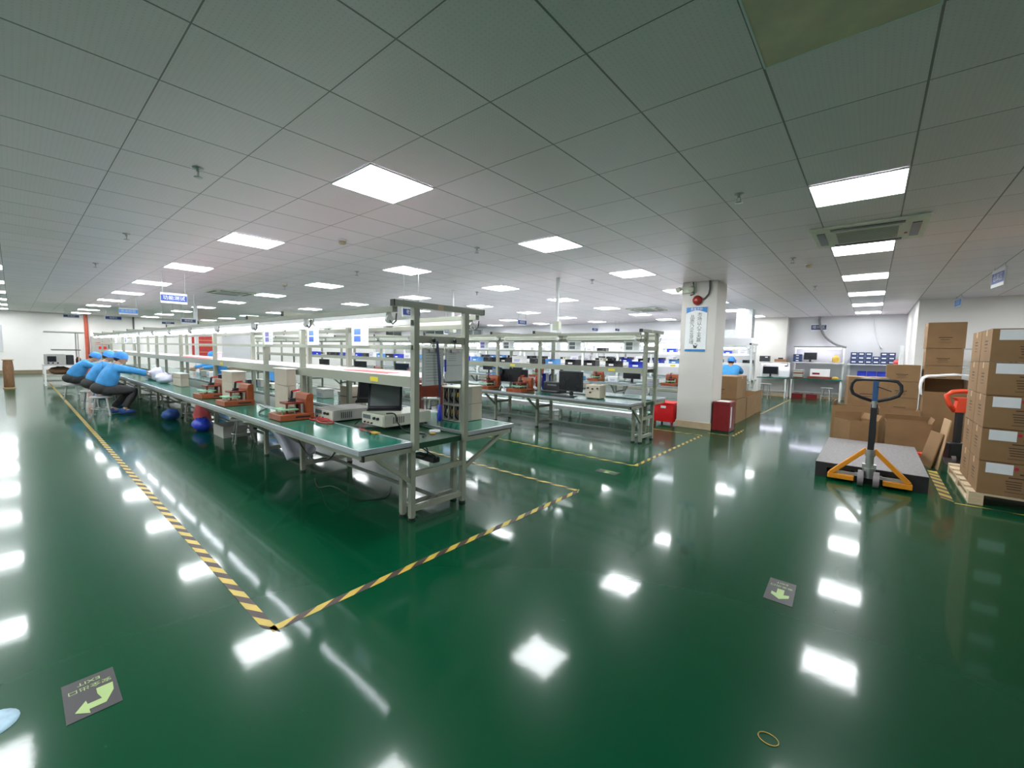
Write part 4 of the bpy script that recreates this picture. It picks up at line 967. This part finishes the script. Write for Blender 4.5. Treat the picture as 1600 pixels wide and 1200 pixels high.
# cartons behind the jack
open_carton('open brown carton turned corner-on behind the left of the platform', (-.13, 8.34, 0), .40, .36, .45, .62, 'cardboard', (None, -.05, None, .5), .10)
open_carton('open brown carton squarely behind the right of the platform', (.455, 8.52, 0), .49, .38, .47, .04, 'cardboard', (None, -.25, None, .35), .08)
open_carton('long open carton in the second row, left one behind the pallet jack', (-.17, 9.02, 0), .56, .40, .60, -.05, 'cardboard', (None, None, -.2, None), .07)
open_carton('long open carton in the second row, right one behind the pallet jack', (.36, 8.98, 0), .46, .40, .61, .03, 'cardboard', (None,)*4)
carton('lower closed carton under the big one seen through the jack handle', (-.05, 9.80, 0), .54, .48, .56, .1, prints=False)
carton('big closed carton framed by the loop of the pallet jack handle', (-.05, 9.80, .562), .54, .48, .50, .12, side=False)
for k in range(4): carton('carton in the low stack left of the tallest stack, %s layer from the floor' % ordw(k), (.47, 11.30, .319*k), .48, .46, .316, 0, side=False, group='cartons stacked before the right wall')
for k in range(5): carton('carton in the tallest stack before the right wall, %s layer from the floor' % ordw(k), (1.0, 11.25, .319*k), .49, .46, .316, 0, side=False, group='cartons stacked before the right wall')
carton('oversize carton crowning the tallest stack before the right wall', (1.0, 11.25, 1.597), .50, .46, .47, .03, side=False, group='cartons stacked before the right wall')
carton('lower carton under the one with the white foam sheet', (.86, 9.2, 0), .46, .42, .47, 0, prints=False)
oc = open_carton('open carton with a dark inside and white foam sheet draped over', (.86, 9.2, .471), .46, .42, .62, 0, 'cardboard', (None,)*4)
for c in oc.children:
    if c.name.startswith('side') and abs(c.data.vertices[0].co.y+.21) < .003 and c.data.vertices[1].co.x-c.data.vertices[0].co.x > .3:
        for v in c.data.vertices:
            if v.co.z > .3: v.co.z = .43
fo = MB(); rows_ = [(-.25, -.17), (-.262, -.05), (-.258, .02), (-.235, .095), (-.19, .128), (-.05, .145), (.12, .165), (.30, .15)]
for (yy) in (0,): fo.prism([(x, z) for x, z in rows_]+[(x, z-.02) if x > -.2 else (x+.014, z-.004) for x, z in rows_[::-1]], 'y', -.18, .215)
tag(fo.build('foam_sheet', 'cloth_white', None, (.86, 9.2, 1.012)), 'white foam sheet draped over the dark open carton', 'foam sheet')
def board(lab, p0, w, h, tx, rz, m):
    X = Matrix.Translation(p0) @ Matrix.Rotation(rz, 4, 'Z') @ Matrix.Rotation(tx, 4, 'Y')
    return tag(MB().bx(-.006, .006, -w/2, w/2, 0, h, 0, X).build('cardboard_sheet', m), lab, 'cardboard', 'loose cardboard sheets')
board('pale flat cardboard sheet leaning by the orange handled truck', (.70, 7.62, .001), .30, .64, .13, .1, 'cardboard_light')
board('darker flat cardboard sheet leaning in front of the pale one', (.61, 7.68, .001), .34, .46, .22, .25, 'cardboard')
sh = thing('shelving_unit', 'grey steel shelving behind the tallest carton stack', 'shelf', (1.75, 12.9, 0))
for sx in (-1, 1):
    for sy in (-1, 1): MB().bx(sx*.4-.02, sx*.4+.02, sy*.2-.02, sy*.2+.02, 0, 1.75).build('upright', 'duct_grey', sh)
for z in (.3, .75, 1.2, 1.6): MB().bx(-.379, .379, -.22, .22, z, z+.03).build('shelf', 'wall_grey', sh)

# ------------------------------------------------------------------ repair benches along the back wall
def wallbench(lab, x0, x1, y0, y1, z, zs, zl=None, lampon=True):
    o = thing('repair_bench', lab, 'workbench', ((x0+x1)/2, (y0+y1)/2, 0), 0, 'repair benches on the back wall'); w = (x1-x0)/2; d = (y1-y0)/2
    MB().bx(-w, w, -d, d, z-.03, z, 0).build('tabletop', 'mat_green', o)
    for sx in (-1, 1):
        for sy in (-1, 1):
            top = (zl or zs) if sy > 0 else z-.031
            MB().bx(sx*(w-.03)-.022, sx*(w-.03)+.022, sy*(d-.03)-.022, sy*(d-.03)+.022, 0, top).build('leg', 'frame_white', o)
    MB().bx(-w, w, -.05, d, zs-.025, zs).build('shelf', 'frame_white', o)
    MB().bx(-w+.05, w-.05, d-.04, d-.02, .18, .22).build('stretcher', 'frame_white', o)
    if zl: MB().bx(-w, w, -.02, .05, zl, zl+.03).build('lamp_beam', 'frame_dark', o)
    return o
wallbench('left repair bench with a black monitor before the wall pilaster', -3.0, -2.12, 16.6, 17.22, .68, 1.20)
wallbench('middle repair bench under the violet lit tube lamp', -2.05, -.68, 16.85, 17.5, .68, 1.22, 1.72)
wallbench('right repair bench carrying the rack of black bins', -.58, .70, 16.85, 17.5, .68, 1.20)
def plain_lamp(lab, x0, x1, y, z):
    o = thing('tube_lamp', lab, 'lamp', ((x0+x1)/2, y, z), 0); w = (x1-x0)/2
    MB().bx(-w, w, -.03, .03, .0, .03).build('housing', 'white_plastic', o); MB().cyl((-w+.02, 0, -.015), (w-.02, 0, -.015), .014, 10).build('tube', 'tube_violet', o)
mat('tube_violet', (.9, .88, 1), .4, var=0, emit=9, ecol=(.85, .82, 1))
plain_lamp('violet white tube lamp over the middle repair bench', -2.0, -.75, 17.16, 1.685)
plain_lamp('white tube lamp under the shelf of the left repair bench', -2.95, -2.18, 16.98, 1.14)
monitor('black monitor on the left repair bench by the pilaster', (-2.66, 16.98, .681), 0, .46, .26, .10)
monitor('black monitor on the shelf of the middle repair bench', (-1.58, 17.28, 1.2215), 0, .36, .24, .08)
def simple(name, lab, cat, parts, loc, rz=0., group=None):
    o = thing(name, lab, cat, loc, rz, group)
    for pn_, m, bx_ in parts:
        b = MB()
        for q in bx_: b.bx(*q)
        b.build(pn_, m, o, bev=.004)
    return o
simple('tool_case', 'black tool case on the shelf over the left repair bench', 'case', [('body', 'plastic_black', [(-.15, .15, -.1, .1, 0, .2)]), ('label', 'paper', [(.02, .1, -.102, -.1005, .14, .17)])], (-2.86, 17.05, 1.2005))
simple('basket', 'brown basket with a black tool on the left repair bench shelf', 'basket', [('body', 'copper', [(-.18, .18, -.1, .1, 0, .1)]), ('tool', 'plastic_black', [(-.08, .06, -.05, .05, .1005, .15)])], (-2.38, 17.05, 1.2005))
simple('light_board', 'bright white board at the right of the left repair bench', 'board', [('panel', 'white_plastic', [(-.16, .16, -.01, .01, .0, .36)]), ('foot', 'grey_case', [(-.16, .16, -.04, -.011, 0, .02), (-.16, .16, .011, .04, 0, .02)])], (-2.27, 17.12, .681))
simple('white_case', 'white boxed tester on the middle repair bench with a red label', 'instrument', [('body', 'paper', [(-.26, .26, -.1, .1, 0.0, .24)]), ('label', 'maroon', [(-.2, .0, -.103, -.1005, .06, .12)])], (-1.28, 17.2, .76))
simple('tray', 'red board tray under the white boxed tester', 'tray', [('body', 'bakelite_dark', [(-.32, .32, -.16, .16, 0, .076)])], (-1.28, 17.15, .681))
for k in range(4): simple('circuit_tray', 'red-brown circuit tray on the middle repair bench, %s in its stack' % ordw(k), 'tray', [('body', ('bakelite_dark', 'grey_case')[k % 2], [(-.13, .13, -.12, .12, 0, .07)]), ('rim', 'ivory', [(-.13, .13, -.125, -.1205, .05, .07)])], (-1.86, 17.1, .681+.0715*k), 0, 'circuit trays on the repair bench')
for k in range(3): simple('storage_case', 'dark navy case on the middle repair shelf left end, %s from below' % ordw(k), 'box', [('body', 'sign_navy', [(-.12, .12, -.1, .1, 0, .085)]), ('label', 'paper', [(-.04, .04, -.103, -.1005, .03, .055)])], (-1.93, 17.28, 1.2215+.0865*k), 0, 'drawer boxes on the repair shelf')
soft('glove_bag', 'yellow bag on the right end of the middle repair shelf', 'bag', 'tape_gold', (-.90, 17.3, 1.2215), (.10, .09, .12), 31)
soft('parts_bag', 'orange bag on the middle repair bench right of the white tester', 'bag', 'tape_gold', (-.86, 16.95, .681), (.09, .07, .05), 33)
for r_ in range(3):
    for c in range(6):
        if r_ == 2 and c in (3,): continue
        simple('storage_case', 'black labelled parts case on right repair shelf, %s row, %s from left' % (('bottom', 'middle', 'top')[r_], ordw(c)), 'box', [('body', 'sign_navy', [(-.085, .085, -.12, .12, 0, .12)]), ('label', 'paper', [(-.05, .05, -.123, -.1205, .05, .085)])], (-.44+.178*c, 17.28, 1.2015+.1225*r_), 0, 'black parts drawers on the repair shelf')
for r_ in range(2):
    for c in range(3):
        simple('parts_bin', 'deep blue bin on the right repair bench, %s row, %s from left' % (('lower', 'upper')[r_], ordw(c)), 'bin', [('tray', 'blue_bin', [(-.11, .11, -.14, .14, 0, .012), (-.11, -.1, -.14, .14, .0125, .15), (.1, .11, -.14, .14, .0125, .15), (-.0995, .0995, .13, .14, .0125, .15), (-.0995, .0995, -.14, -.13, .0125, .08)])], (-.22+.235*c, 17.2, .681+.152*r_), 0, 'blue bins on the repair bench')
soft('red_case', 'red and black tool bag at the right end of the black drawers', 'bag', 'red_sheet', (.58, 17.02, 1.2005), (.10, .08, .08), 35)
for k, x in enumerate((-1.85, -1.45)): simple('toolbox', 'dark red toolbox on the floor below the middle repair bench, %s from left' % ordw(k), 'box', [('body', 'maroon', [(-.15, .15, -.12, .12, 0, .16)]), ('handle', 'grey_case', [(-.05, .05, -.01, .01, .1605, .2)])], (x, 17.1, 0))
stool('grey stool on the floor before the left repair bench', (-2.6, 15.9, 0), .5)
stool('grey stool on the floor below the middle repair bench', (-1.05, 16.9, 0), .42)
cable('thick grey hose curving down the back wall beside the room sign', [(-1.42, 17.47, CEIL-.005), (-1.40, 17.47, 2.5), (-1.25, 17.46, 2.1), (-.95, 17.4, 1.82), (-.66, 17.3, 1.72)], .035, 'duct_grey', 'hose', 'hose', 'grey hoses on the back wall')
cable('second faint grey hose down the back wall above the black drawers', [(-.05, 17.49, CEIL-.005), (.0, 17.49, 2.3), (.1, 17.48, 1.95), (.2, 17.4, 1.7)], .022, 'wall_grey', 'hose', 'hose', 'grey hoses on the back wall')
pp = thing('standing_roll', 'tall white roll standing at the corner of the right wall', 'roll', (.60, 15.6, 0))
MB().cyl((0, 0, 0), (0, 0, 1.75), .05, 16).build('roll', 'white_plastic', pp); MB().lathe([(.09, 0), (.09, .012), (.052, .02)], 18).build('base', 'ivory', pp)
# ------------------------------------------------------------------ the far left end of the hall
mt = thing('machine_table', 'grey machine table with an overhead frame before the white left wall', 'workbench', (-20.6, 1.02, 0))
MB().bx(-.5, .5, -.42, .5, .64, .67).build('tabletop', 'wall_grey', mt)
for sx in (-1, 1):
    for sy in (-.39, .47): MB().bx(sx*.46-.025, sx*.46+.025, sy-.025, sy+.025, 0, .639).build('leg', 'frame_white', mt)
for z in (.12, .32): MB().bx(-.43, .43, -.41, .49, z, z+.025).build('shelf', 'grey_case', mt)
for sx in (-1, 1): MB().bx(sx*.4-.015, sx*.4+.015, .38, .41, .6705, 1.72).build('mast', 'grey_case', mt)
MB().bx(-.45, .45, -.35, .55, 1.721, 1.76).build('canopy', 'grey_case', mt); MB().bx(-.42, .42, -.2, .45, 1.14, 1.17).build('upper_tray', 'grey_dark', mt)
mc = thing('machine', 'grey and black machine standing on the grey machine table', 'machine', (-20.55, .88, .671))
MB().bx(-.3, .3, -.24, .24, 0, .34).build('body', 'grey_case', mc, bev=.02); MB().bx(.301, .312, -.18, .02, .1, .28).build('window', 'screen_dark', mc)
MB().bx(-.3, .3, .25, .42, 0, .32).build('side_unit', 'plastic_black', mc, bev=.02)
for q in (-.16, -.06, .05): MB().cyl((.3, q, .06), (.33, q, .06), .025, 12).build('knob', 'plastic_black', mc)
soft('wire_coil', 'tangled dark red wire coil on the right of the machine table', 'cable', 'bakelite_dark', (-20.6, 1.43, .671), (.13, .07, .13), 41)
soft('wire_coil', 'tangled dark brown wire bundle on the shelf below the machine', 'cable', 'cardboard_in', (-20.5, 1.0, .346), (.25, .28, .13), 43)
dr = thing('fibre_drum', 'tall brown fibre drum standing alone near the left wall', 'drum', (-19.6, -.12, 0))
MB().lathe([(.10, .03), (.11, .05), (.105, .4), (.112, .6), (.095, .82), (.09, .84)], 24).build('body', 'wood_dark', dr)
MB().lathe([(.125, 0), (.125, .03), (.10, .031)], 24).build('base', 'cardboard_light', dr); MB().lathe([(.115, .841), (.12, .85), (.12, .87), (.02, .872)], 24).build('lid', 'cardboard_light', dr)
def wall_panel(name, lab, cat, y0, y1, z0, z1, m, depth=.1, extra=None):
    o = thing(name, lab, cat, (XL, (y0+y1)/2, z0)); w = (y1-y0)/2
    MB().bx(.012, depth, -w, w, 0, z1-z0).build('body', m, o, bev=.01); MB().bx(.001, .012, -w*.8, w*.8, .1, z1-z0-.1).build('wall_mount', 'grey_case', o)
    if extra: extra(o, w, z1-z0, depth)
    return o
def ctrl(o, w, h, d):
    dr_ = MB().bx(d+.001, d+.008, -w*.92, w*.92, h*.04, h*.96).build('door', 'panel_grey', o)
    MB().bx(d+.009, d+.011, -w*.6, w*.6, h*.68, h*.71).bx(d+.009, d+.011, -w*.6, w*.6, h*.60, h*.62).build('red_lines', 'pipe_red', dr_)
    MB().bx(d+.009, d+.011, -w*.3, w*.5, h*.36, h*.5).build('red_plate', 'fire_red', dr_); MB().bx(d+.008, d+.03, w*.7, w*.78, h*.4, h*.6).build('handle', 'plastic_black', dr_)
wall_panel('control_cabinet', 'grey control cabinet with red lettering beside the red pipe on the left wall', 'cabinet', 2.42, 3.1, .78, 1.72, 'panel_grey', .2, ctrl)
wall_panel('notice_board', 'grey notice board on the left wall at the very left edge', 'board', -1.2, -.27, .95, 2.1, 'wall_grey', .03)
def rb_(o, w, h, d):
    for z in (.3, .55, .8): MB().bx(d+.001, d+.01, -w*.8, w*.8, h*z-.03, h*z).build('pale_stripe', 'cardboard_light', o)
wall_panel('red_board', 'dark red panel board on the left wall seen above the pink shelf', 'board', 6.35, 7.5, .65, 1.95, 'red_board', .05, rb_)
wall_panel('grey_board', 'large plain grey board on the left wall beside the red board', 'board', 7.75, 9.3, .6, 2.05, 'wall_grey', .05)
pipe = MB().cyl((XL+.09, 2.28, 0), (XL+.09, 2.28, CEIL-.001), .07, 14)
tag(pipe.build('red_pipe', 'pipe_red'), 'red vertical fire pipe on the left wall', 'pipe')
tag(MB().cyl((XL+.06, 3.98, 0.0), (XL+.06, 3.98, CEIL-.001), .035, 10).build('grey_pipe', 'grey_dark'), 'thin dark vertical pipe on the left wall', 'pipe')

# ------------------------------------------------------------------ people
def skin_mesh(verts, radii, edges, sub=2):
    me = bpy.data.meshes.new('tmp'); me.from_pydata([tuple(v) for v in verts], edges, []); o = bpy.data.objects.new('tmp', me); COL.objects.link(o)
    o.modifiers.new('skin', 'SKIN'); bpy.context.view_layer.update()
    for d, r in zip(me.skin_vertices[0].data, radii): d.radius = (r, r) if isinstance(r, (int, float)) else r
    me.skin_vertices[0].data[0].use_root = True
    s = o.modifiers.new('sub', 'SUBSURF'); s.levels = s.render_levels = sub
    n = bpy.data.meshes.new_from_object(o.evaluated_get(bpy.context.evaluated_depsgraph_get()))
    vs = [v.co.copy() for v in n.vertices]; fs = [tuple(p.vertices) for p in n.polygons]
    bpy.data.objects.remove(o); bpy.data.meshes.remove(me); bpy.data.meshes.remove(n)
    return vs, fs
def hand(b, wrist, elbow, side, inward, m=0):
    w = Vector(wrist); d = (w-Vector(elbow)).normalized(); up = Vector((0, 0, 1)); a = d.cross(up).normalized()*side; n = a.cross(d)*side
    if n.z < 0: n = -n
    c = w+d*.05
    X = Matrix(((d.x, a.x, n.x, c.x), (d.y, a.y, n.y, c.y), (d.z, a.z, n.z, c.z), (0, 0, 0, 1)))
    b.ball((0, 0, 0), (.056, .042, .017), m, 12, 8, X)
    for i, (off, l) in enumerate(((-.032, .062), (-.011, .074), (.011, .070), (.031, .054))):
        p0 = c+d*.04+a*off; p1 = p0+d*l*.45-n*l*.12; p2 = p1+d*l*.34-n*l*.30; p3 = p2+d*l*.14-n*l*.30
        vs, fs = skin_mesh([p0-d*.02, p0, p1, p2, p3], [.009, .009, .0085, .008, .007], [(0, 1), (1, 2), (2, 3), (3, 4)], 1)
        b.add(vs, fs, m, True)
    p0 = c-d*.015-a*.032; p1 = p0-a*.03+d*.02-n*.01; p2 = p1+d*.03-n*.015-a*.005
    vs, fs = skin_mesh([p0, p1, p2], [.012, .0105, .008], [(0, 1), (1, 2)], 1); b.add(vs, fs, m, True)
def person(lab, loc, rz, J, seat=.42, legs=True, cap='cap_cloth'):
    """J: joints in the person's own frame, facing +Y: pelvis, waist, chest, neck, head, sh/el/wr (L and R), hip/knee/ankle/toe"""
    o = thing('person', lab, 'person', loc, rz); V = {k: Vector(v) for k, v in J.items()}
    def mir(k): return V[k+'_r'] if k+'_r' in V else Vector((-V[k].x, V[k].y, V[k].z))
    sh, el, wr = V['sh'], V['el'], V['wr']; sh2, el2, wr2 = mir('sh'), mir('el'), mir('wr')
    hp, kn, an, to = V['hip'], V['knee'], V['ank'], V['toe']; hp2, kn2, an2, to2 = mir('hip'), mir('knee'), mir('ank'), mir('toe')
    # continuous body under the clothes
    vs = [V['pelvis'], V['waist'], V['chest'], V['neck'], V['head']-Vector((0, .0, .06)), sh, el, wr, sh2, el2, wr2, hp, kn, an, to, hp2, kn2, an2, to2]
    rd = [.12, .11, .125, .052, .058, .055, .042, .028, .055, .042, .028, .08, .055, .04, .03, .08, .055, .04, .03]
    ed = [(0, 1), (1, 2), (2, 3), (3, 4), (2, 5), (5, 6), (6, 7), (2, 8), (8, 9), (9, 10), (0, 11), (11, 12), (12, 13), (13, 14), (0, 15), (15, 16), (16, 17), (17, 18)]
    b = MB(); b.add(*skin_mesh(vs, rd, ed), 0, True)
    hd = V['head']; f = Vector((0, math.cos(J.get('_nod', .25)), -math.sin(J.get('_nod', .25)))) if False else None
    nod = J_nod.get(lab, .3)
    X = Matrix.Translation(hd) @ Matrix.Rotation(-nod, 4, 'X')
    hb = MB(); hb.ball((0, 0, .0), (.076, .095, .115), 0, 20, 14)
    for v in hb.v:                                                          # jaw narrower than the skull, flatter face
        if v.z < -.02: v.x *= 1-.9*(-.02-v.z)*3; v.y = v.y*(1-.5*(-.02-v.z)*3)+.012
        if v.y > .07: v.y = .07+(v.y-.07)*.6
    b.add(hb.v, hb.f, 0, True, X)
    nb = MB().ball((0, .095, -.018), (.013, .02, .022), 0, 10, 6)          # nose
    for s in (-1, 1): nb.ball((s*.076, -.005, -.01), (.010, .02, .03), 0, 10, 6)     # ears
    nb.ball((0, .084, -.062), (.022, .008, .006), 1, 10, 6)                 # mouth
    for s in (-1, 1): nb.ball((s*.03, .082, .012), (.013, .008, .007), 2, 10, 6); nb.bx(s*.03-.017, s*.03+.017, .084, .09, .028, .034, 2)
    for f_, m_ in zip(nb.f, nb.m): b.add([nb.v[i] for i in f_], [tuple(range(len(f_)))], m_, True, X)
    hand(b, wr, el, 1, -1); hand(b, wr2, el2, -1, 1)
    b.build('body', ['skin', 'red_sheet', 'hair'], o)
    hr = MB().ball((0, -.008, .012), (.082, .098, .112), 0, 18, 12)
    hr.v = [Vector((v.x, min(v.y, .06 if v.z > .03 else (.0 if v.z > -.04 else -.04)), max(v.z, -.07))) for v in hr.v]
    q = MB().add(hr.v, hr.f, 0, True, X); q.build('hair', 'hair', o)
    cp = MB().ball((0, -.004, .035), (.096, .112, .103), 0, 20, 14)
    cp.v = [Vector((v.x, v.y, max(v.z, .012 if v.y > .02 else -.02))) for v in cp.v]
    cb = MB().add(cp.v, cp.f, 0, True, X); cb.tube([X @ Vector((.094*math.cos(t*PI/12), -.004+.109*math.sin(t*PI/12), .016 if math.sin(t*PI/12) > .2 else -.008)) for t in range(24)], .009, 6, 0, True)
    cb.build('cap', cap, o)
    # jacket: torso and sleeves, hem below the waist
    dn = (V['pelvis']-V['waist'])
    vs = [V['pelvis']+Vector((0, -.02, .0)), V['waist'], V['chest'], V['neck']-Vector((0, .01, .035)), sh, el, wr-(wr-el).normalized()*.02, sh2, el2, wr2-(wr2-el2).normalized()*.02]
    rd = [(.215, .18), (.20, .17), (.20, .165), .074, .092, .066, .046, .085, .066, .046]
    ed = [(0, 1), (1, 2), (2, 3), (2, 4), (4, 5), (5, 6), (2, 7), (7, 8), (8, 9)]
    MB().add(*skin_mesh(vs, rd, ed), 0, True).build('jacket', 'blue_cloth', o)
    if legs:
        tm = MB()
        for h_, k_, a_ in ((hp, kn, an), (hp2, kn2, an2)):
            seat_ = Vector((h_.x*.9, V['pelvis'].y-.10, h_.z+.015))
            tm.add(*skin_mesh([seat_, h_, k_, a_+Vector((0, 0, .03))], [.125, .112, .078, .062], [(0, 1), (1, 2), (2, 3)]), 0, True)
        tm.ball((0, V['pelvis'].y-.05, V['pelvis'].z+.01), (.19, .16, .125), 0, 18, 12)
        tm.build('trousers', 'trouser', o)
        for a_, t_ in ((an, to), (an2, to2)):
            d = (t_-a_); d.z = 0; d.normalize(); c = Vector((a_.x, a_.y, 0))+d*.055; sd = Vector((-d.y, d.x, 0))
            Y = Matrix(((d.x, sd.x, 0, c.x), (d.y, sd.y, 0, c.y), (0, 0, 1, .046), (0, 0, 0, 1)))
            s = MB().ball((0, 0, 0), (.135, .05, .046), 0, 16, 8, Y); s.ball((-.07, 0, .03), (.06, .048, .05), 0, 12, 8, Y)
            s.build('shoe', 'shoe_blue', o)
    return o
J_nod = {}
SIT = dict(pelvis=(0, -.02, .52), waist=(0, .02, .66), chest=(0, .10, .86), neck=(0, .17, 1.0), head=(0, .23, 1.10), sh=(-.19, .13, .92), el=(-.25, .38, .80), wr=(-.20, .62, .775),
           hip=(-.10, .04, .49), knee=(-.13, .42, .47), ank=(-.13, .36, .09), toe=(-.13, .50, .04))
def P(lab, loc, rz, nod=.3, **k):
    J_nod[lab] = nod; j = dict(SIT); j.update(k); return person(lab, loc, rz, j)
P('person in a blue work jacket and cap, nearest seated worker reaching over the front bench', (-11.3, 1.14, .005), .05, .35, wr=(-.14, .68, .80), el=(-.24, .40, .86), wr_r=(.16, .60, .76), ank=(-.15, .10, .09), toe=(-.15, .24, .04), ank_r=(.12, .22, .09), toe_r=(.12, .36, .04))
P('person in blue hunched over, second seated worker behind the nearest one', (-14.9, .96, .005), -.12, .6, chest=(0, .16, .84), neck=(0, .27, .96), head=(0, .36, 1.04), sh=(-.19, .18, .89), wr=(-.18, .66, .76))
P('person in blue, only cap and shoulders showing between the two seated workers', (-12.75, 1.12, .005), .0, .5)
P('person in a blue jacket facing the camera side from behind the front bench shelf', (-14.2, 3.85, .005), PI+.25, .3)
P('person in light blue seen from behind over the cartons beside the pillar', (-3.0, 12.9, .13), .1, .2)
for i, (x, y, w_) in enumerate(((-11.3, 1.11, 'under the nearest seated worker'), (-14.9, .93, 'under the hunched second worker'), (-12.75, 1.09, 'under the half hidden third worker'), (-14.2, 3.87, 'under the worker behind the front bench'))):
    stool('grey round stool ' + w_, (x, y-.05 if y < 3 else y+.05, 0), .382)
stool('tall stool under the worker behind the cartons', (-3.0, 12.80, 0), .46)
ch = thing('chair', 'bright blue jacket hung over a chair back behind the front bench', 'chair', (-10.6, 3.72, 0), PI)
MB().bx(-.2, .2, -.2, .2, .40, .44).build('seat', 'plastic_black', ch, bev=.01)
for sx in (-1, 1):
    for sy in (-1, 1): MB().cyl((sx*.17, sy*.17, 0), (sx*.17, sy*.17, .40 if sy > 0 else .85), .014, 8).build('leg', 'steel', ch)
MB().bx(-.19, .19, -.20, -.155, .55, .9).build('backrest', 'plastic_black', ch, bev=.01)
cb_ = MB().bx(-.23, .23, -.235, -.205, .42, .93).bx(-.23, .23, -.15, -.125, .6, .93).bx(-.23, .23, -.205, -.15, .905, .93)
cb_.build('draped_jacket', 'blue_cloth', ch, bev=.012)

# ------------------------------------------------------------------ camera and render look
cam = bpy.data.cameras.new('camera'); co = bpy.data.objects.new('camera', cam); COL.objects.link(co)
cam.sensor_width = 36; cam.lens = FPX/1600*36; cam.clip_end = 200
r_, u_, f_ = CR.normalized(), CU.normalized(), CF.normalized()
r_ = u_.cross(-f_).normalized(); u_ = (-f_).cross(r_).normalized()
co.matrix_world = Matrix(((r_.x, u_.x, -f_.x, CAM.x), (r_.y, u_.y, -f_.y, CAM.y), (r_.z, u_.z, -f_.z, CAM.z), (0, 0, 0, 1)))
SC.camera = co
w = bpy.data.worlds.new('world'); SC.world = w; w.use_nodes = True
w.node_tree.nodes['Background'].inputs[0].default_value = (.5, .55, .6, 1); w.node_tree.nodes['Background'].inputs[1].default_value = .05
SC.view_settings.view_transform = 'Standard'; SC.view_settings.look = 'None'; SC.view_settings.gamma = 1; SC.view_settings.use_curve_mapping = False
SC.view_settings.exposure = EXPOSURE
SC.cycles.use_denoising = True; SC.cycles.max_bounces = 8; SC.cycles.diffuse_bounces = 5; SC.cycles.glossy_bounces = 5; SC.cycles.sample_clamp_indirect = 8; SC.cycles.caustics_reflective = True
